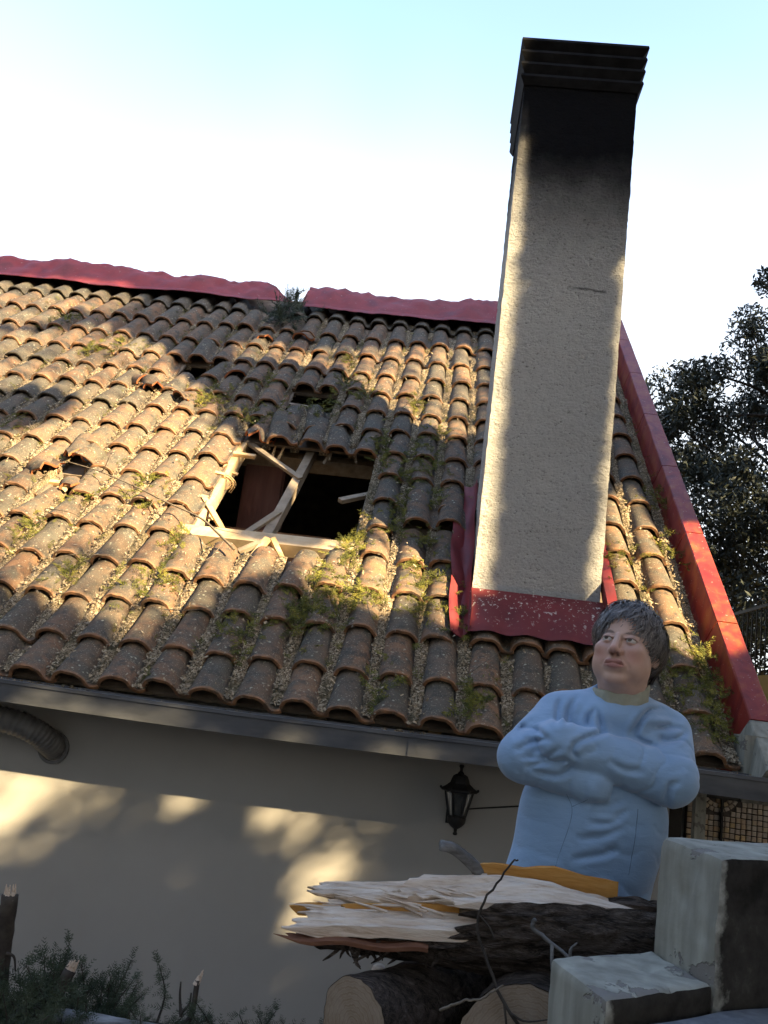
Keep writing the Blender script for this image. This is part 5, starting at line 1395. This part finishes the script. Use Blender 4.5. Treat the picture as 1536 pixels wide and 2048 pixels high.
# --- fleece top
# folds of the fleece on the front of the body: x, z polylines
FOLDS = [[(0.316, -0.054), (0.285, -0.036), (0.251, -0.037)], [(0.321, -0.058), (0.288, -0.066), (0.249, -0.088)], [(0.35, -0.078), (0.318, -0.102), (0.251, -0.111)], [(0.379, -0.104), (0.335, -0.11), (0.276, -0.13)], [(0.396, -0.11), (0.355, -0.143), (0.294, -0.141)], [(0.343, 0.049), (0.338, 0.021), (0.339, -0.013)], [(0.386, 0.061), (0.369, 0.025), (0.365, -0.009)], [(0.44, 0.027), (0.449, 0.001), (0.453, -0.015)], [(0.43, 0.032), (0.418, 0.007), (0.416, -0.01)], [(0.389, -0.063), (0.384, -0.08), (0.399, -0.095)], [(0.461, -0.024), (0.421, -0.039), (0.389, -0.06)], [(0.535, -0.025), (0.552, 0.024), (0.578, 0.051), (0.645, 0.056)], [(0.525, -0.019), (0.546, 0.017), (0.568, 0.046)], [(0.586, -0.038), (0.563, -0.035), (0.542, -0.026)], [(0.66, 0.011), (0.62, 0.013), (0.58, 0.004)], [(0.605, -0.023), (0.639, -0.018), (0.667, 0.005)], [(0.433, -0.199), (0.483, -0.202), (0.519, -0.181)], [(0.443, -0.246), (0.486, -0.243), (0.518, -0.223)], [(0.451, -0.22), (0.501, -0.217), (0.533, -0.205)], [(0.423, -0.286), (0.472, -0.274), (0.52, -0.248)], [(0.411, -0.336), (0.475, -0.318), (0.507, -0.301)], [(0.654, -0.118), (0.629, -0.141), (0.628, -0.18)], [(0.486, -0.094), (0.514, -0.107), (0.56, -0.107)], [(0.283, -0.016), (0.264, -0.025), (0.236, -0.056)], [(0.303, -0.087), (0.276, -0.094), (0.239, -0.095)], [(0.562, 0.032), (0.602, 0.04), (0.646, 0.036)]]
def folds(P):
    k = 2.33 / P[..., 1]; x = P[..., 0] * k; z = P[..., 2] * k; out = np.zeros(x.shape); fr = np.clip((2.46 - P[..., 1]) / .05, 0, 1)
    sub = fr > 0; xs, zs = x[sub], z[sub]; acc = np.zeros(xs.shape)
    for i, ln in enumerate(FOLDS):
        Q = smoothline([(a, b, 0) for a, b in ln], 9); best = np.full(xs.shape, 9.0); tb = np.zeros(xs.shape)
        m = (xs > Q[:, 0].min() - .05) & (xs < Q[:, 0].max() + .05) & (zs > Q[:, 1].min() - .05) & (zs < Q[:, 1].max() + .05)
        xm, zm = xs[m], zs[m]; bm = np.full(xm.shape, 9.0); tm = np.zeros(xm.shape)
        for j in range(8):
            ax0, az0 = Q[j][0], Q[j][1]; dx, dz = Q[j + 1][0] - ax0, Q[j + 1][1] - az0; t = np.clip(((xm - ax0) * dx + (zm - az0) * dz) / (dx * dx + dz * dz + 1e-12), 0, 1)
            dd = np.hypot(xm - ax0 - t * dx, zm - az0 - t * dz); u = dd < bm; bm[u] = dd[u]; tm[u] = ((j + t) / 8)[u]
        soft = 1.0 if i < 16 else .75; fade = np.clip(np.minimum(tm + .12, 1.12 - tm) * 3.5, 0, 1); w = .0058 if i < 16 else .009
        acc[m] += soft * fade * (.0085 * np.exp(-(bm / w) ** 2) - .0036 * np.exp(-((bm - .015) / .009) ** 2))
    out[sub] = acc; return out * fr
def crease(a): return (1 - np.abs(np.sin(a))) ** 2.5
def fan(P, c, n, R, A, ph, nz):
    q = P - np.array(c); th = np.arctan2(q[..., 2], q[..., 0]); return A * crease(th * n / 2 + ph + 1.1 * nz) * np.exp(-(np.linalg.norm(q, axis=-1) / R) ** 2)
def fleece(P):
    nz = vnoise(P, 9, 31, 2); nz2 = vnoise(P * [1, 1, 1], 22, 33, 2)
    d = ell(P, (.515, 2.500, -.045), (.178, .118, .135)); d = su(d, cap(P, SHR + [.02, .0, .008], SHL + [-.02, .0, .012], .060, .060), .05)
    d = su(d, ell(P, (.475, 2.475, -.255), (.196, .150, .20)), .07); d = su(d, ell(P, (.440, 2.480, -.46), (.190, .148, .19)), .08)
    d = su(d, cap(P, (.52, 2.49, .02), (.523, 2.475, .070), .075, .066), .035)
    d = su(d, ell(P, (.455, 2.40, -.085), (.075, .07, .07)), .05); d = su(d, ell(P, (.575, 2.405, -.085), (.075, .07, .07)), .05)
    # belly folds and long drapes
    b = np.clip((-.19 - P[..., 2]) / .06, 0, 1); d = d + b * (.0065 * crease(P[..., 2] * 42 + 3.0 * nz + 6 * P[..., 0]) * np.clip(.35 + nz * 1.2, 0, 1) + .005 * nz)
    ch = np.clip((P[..., 2] + .11) / .05, 0, 1); d = d + ch * .006 * crease(P[..., 0] * 48 + P[..., 2] * 22 + 2.5 * nz) * np.clip(.35 + nz * 1.4, 0, 1)
    d = su(d, ell(P, (.518, 2.450, .022), (.112, .100, .052)), .04)
    # neck opening
    d = ss_(d, ell(P, (.512, 2.420, .108), (.080, .086, .050)), .006)
    def arm(s, e, w, x, r, seed, ph):
        u, t1 = cap(P, s, e, r[0], r[1], True); f, t2 = cap(P, e, w, r[1], r[2], True)
        n3 = vnoise(P, 14, seed, 2)
        wr1 = .009 * crease(t1 * 9 + ph + 2.2 * n3 + P[..., 0] * 14) * np.clip((t1 - .05) * 1.8, 0, 1) * np.clip(.55 + n3, 0, 1)
        wr2 = .009 * crease(t2 * 15 + ph + 2.4 * n3 + P[..., 2] * 16) * (np.clip(1.1 - t2 * 1.7, 0, 1) + .8 * np.clip((t2 - .5) * 2.2, 0, 1)) * np.clip(.55 + n3, 0, 1)
        q = su(u + wr1, f + wr2, .022)
        # the sleeve ends at the wrist
        q = su(q, cap(P, w, x, r[2], r[2] * .92), .012); dv = (x - w) / np.linalg.norm(x - w); q = np.where((P - w) @ dv > 0, np.maximum(q, (P - x) @ dv - .01), q); return q
    ra = arm(SHR, ELR, WRR, WRR + np.array([.020, .010, -.002]), (.066, .064, .050), 41, 0.0); la = arm(SHL, ELL, WRL, WRL + np.array([-.022, .075, .004]), (.066, .067, .054), 43, 1.3)
    d = su(d, ra, .010); d = su(d, la, .006)
    d = d + folds(P)
    d = np.maximum(d, -.60 - P[..., 2])
    return d
V, F = snet(fleece, (.17, 2.2, -.62), (.77, 2.68, .115), .0046)
top_o = mk('fleece_top', V, F, MT['fabric'], per, True)
# seams on the front
def onfront(x, z):
    ys_ = np.linspace(2.18, 2.50, 400); q = np.stack([np.full(400, x), ys_, np.full(400, z)], -1); d = fleece(q[:, None, :])[:, 0]; i = int(np.argmax(d < 0)); return np.array([x, ys_[i] - .0002, z])
for ln in ([(.378, -.185), (.395, -.215), (.392, -.26), (.372, -.34), (.352, -.44)], [(.428, -.190), (.414, -.203), (.395, -.215)], [(.560, -.20), (.556, -.27), (.548, -.36)]):
    P2 = smoothline([(a, 0, b) for a, b in ln], 18); P = np.array([onfront(p[0], p[2]) for p in P2]); G().tube(P, .0009, 5).out('seam', MT['seam'], per)
# --- collar of the jersey underneath
a = np.linspace(0, 2 * np.pi, 72, endpoint=False); rings = []
for r_, zz in ((.072, -.075), (.074, -.035), (.0765, -.005), (.0765, .018), (.0735, .026), (.0700, .024), (.0690, .010), (.068, -.02)):
    rr = r_ + .0022 * np.sin(a * 5 + zz * 60) + .0015 * np.sin(a * 11 + 1)
    sag = .014 * np.clip(np.sin(-a), 0, 1) ** 1.2
    rings.append(np.stack([.519 + rr * np.cos(a) * .98, 2.445 + rr * np.sin(a) * 1.02, .078 + zz - sag * (1 if zz > 0 else .8) + .012 * np.cos(a) * (1 if zz > 0 else .6) - .010 * (zz > 0) * np.exp(-((a - 5.0) / .28) ** 2)], -1))
G().grid(np.array(rings), wrap=True).out('jersey_collar', MT['collar'], per, True)
# --- hair: a modelled cap and combed strands on it
def hair_sdf(P):
    n1 = vnoise(P * [1, 1, 1], 55, 51, 2); n2 = vnoise(P, 22, 53, 2)
    d = ell(P, (0, .024, .042), (.085, .101, .091)); d = su(d, ell(P, (0, .050, -.030), (.072, .066, .070)), .04)
    Q = P.copy(); Q[..., 0] = np.abs(P[..., 0]); d = su(d, ell(Q, (.066, .022, .014), (.022, .042, .044)), .03)
    d = d + .0085 * n2 + .0040 * n1
    fc = ell(P, (.004, -.125, -.022), (.077, .092, .123)); d = ss_(d, fc, .012)
    ear = ell(Q, (.085, -.004, -.032), (.024, .024, .026)); d = ss_(d, ear, .010)
    d = np.maximum(d, -(P[..., 2] + .085 - .25 * np.clip(-P[..., 1] + .0, -.05, .05)))
    return d
V, F = snet(hair_sdf, (-.11, -.115, -.10), (.11, .145, .15), .0034)
HV = [h2w(V)]; HF = [list(f) for f in F]; hn = len(V); HT = [np.tile([.07, .058, .052], (len(V), 1))]; TT = []
hr_ = np.random.default_rng(12); SV = []
# outer normals of the cap
W0 = V; pick = hr_.choice(len(W0), 4600)
for p in W0[pick]:
    g0 = p - np.array([0, .02, .02])
    n_ = g0 / (np.linalg.norm(g0) + 1e-9); whorl = np.array([.012, .055, .125]); fl = p - whorl; fl -= n_ * (fl @ n_); L0 = np.linalg.norm(fl)
    if L0 < 1e-4: continue
    fl /= L0
    if p[1] < -.02: fl = fl + np.array([-.55, 0, 0]) * np.clip((-p[1] - .02) / .05, 0, 1); fl /= np.linalg.norm(fl)
    fl = fl + hr_.normal(0, .22, 3); fl -= n_ * (fl @ n_); fl /= np.linalg.norm(fl)
    L = hr_.uniform(.025, .06); w = hr_.uniform(.0009, .0022); sd = np.cross(n_, fl); q = p - fl * L * .3; lift = hr_.uniform(.0005, .008); pts = []
    for k in range(5):
        t_ = k / 4; c = q + fl * L * t_ + n_ * (.0012 + lift * math.sin(t_ * math.pi) - .0016 * t_ * t_) + sd * .0055 * math.sin(t_ * 5 + p[0] * 140 + p[2] * 90)
        # keep to the rounded head
        ww = w * (1 - .75 * abs(t_ - .35)); pts.append((c - sd * ww, c + sd * ww))
    b = hn + len(SV)
    for k in range(5): SV += [pts[k][0], pts[k][1]]
    tn = hr_.choice([.06, .12, .20, .32, .46], p=[.22, .28, .25, .16, .09]); TT += [(tn, tn * .9, tn * .86)] * 10
    for k in range(4): HF.append([b + 2 * k, b + 2 * k + 1, b + 2 * k + 3, b + 2 * k + 2])
HV.append(h2w(np.array(SV))); HT.append(np.array(TT))
mk('hair', np.concatenate(HV), HF, MT['hair'], per, True, col=np.concatenate(HT))
# --- trousers and shoes (mostly behind the logs)
def trous(P):
    d = ell(P, (.452, 2.485, -.56), (.178, .135, .13))
    for sx in (-.085, .085): d = su(d, cap(P, (.455 + sx, 2.485, -.60), (.46 + sx * 1.05, 2.48, -.88), .098, .078), .03); d = su(d, cap(P, (.46 + sx * 1.05, 2.48, -.88), (.46 + sx * 1.1, 2.49, -1.23), .076, .062), .02)
    return np.maximum(d + .004 * vnoise(P, 12, 61, 2), -1.245 - P[..., 2])
V, F = snet(trous, (.22, 2.3, -1.27), (.70, 2.66, -.42), .012); mk('trousers', V, F, MT['trouser'], per, True)
for sx in (-.0935, .0935):
    V, F = snet(lambda P: np.maximum(su(ell(P, (.46 + sx, 2.42, -1.265), (.045, .10, .042)), ell(P, (.46 + sx, 2.50, -1.25), (.040, .05, .055)), .03), -1.295 - P[..., 2]), (.36 + sx, 2.28, -1.32), (.56 + sx, 2.6, -1.15), .008); mk('shoe', V, F, MT['shoe'], per, True)
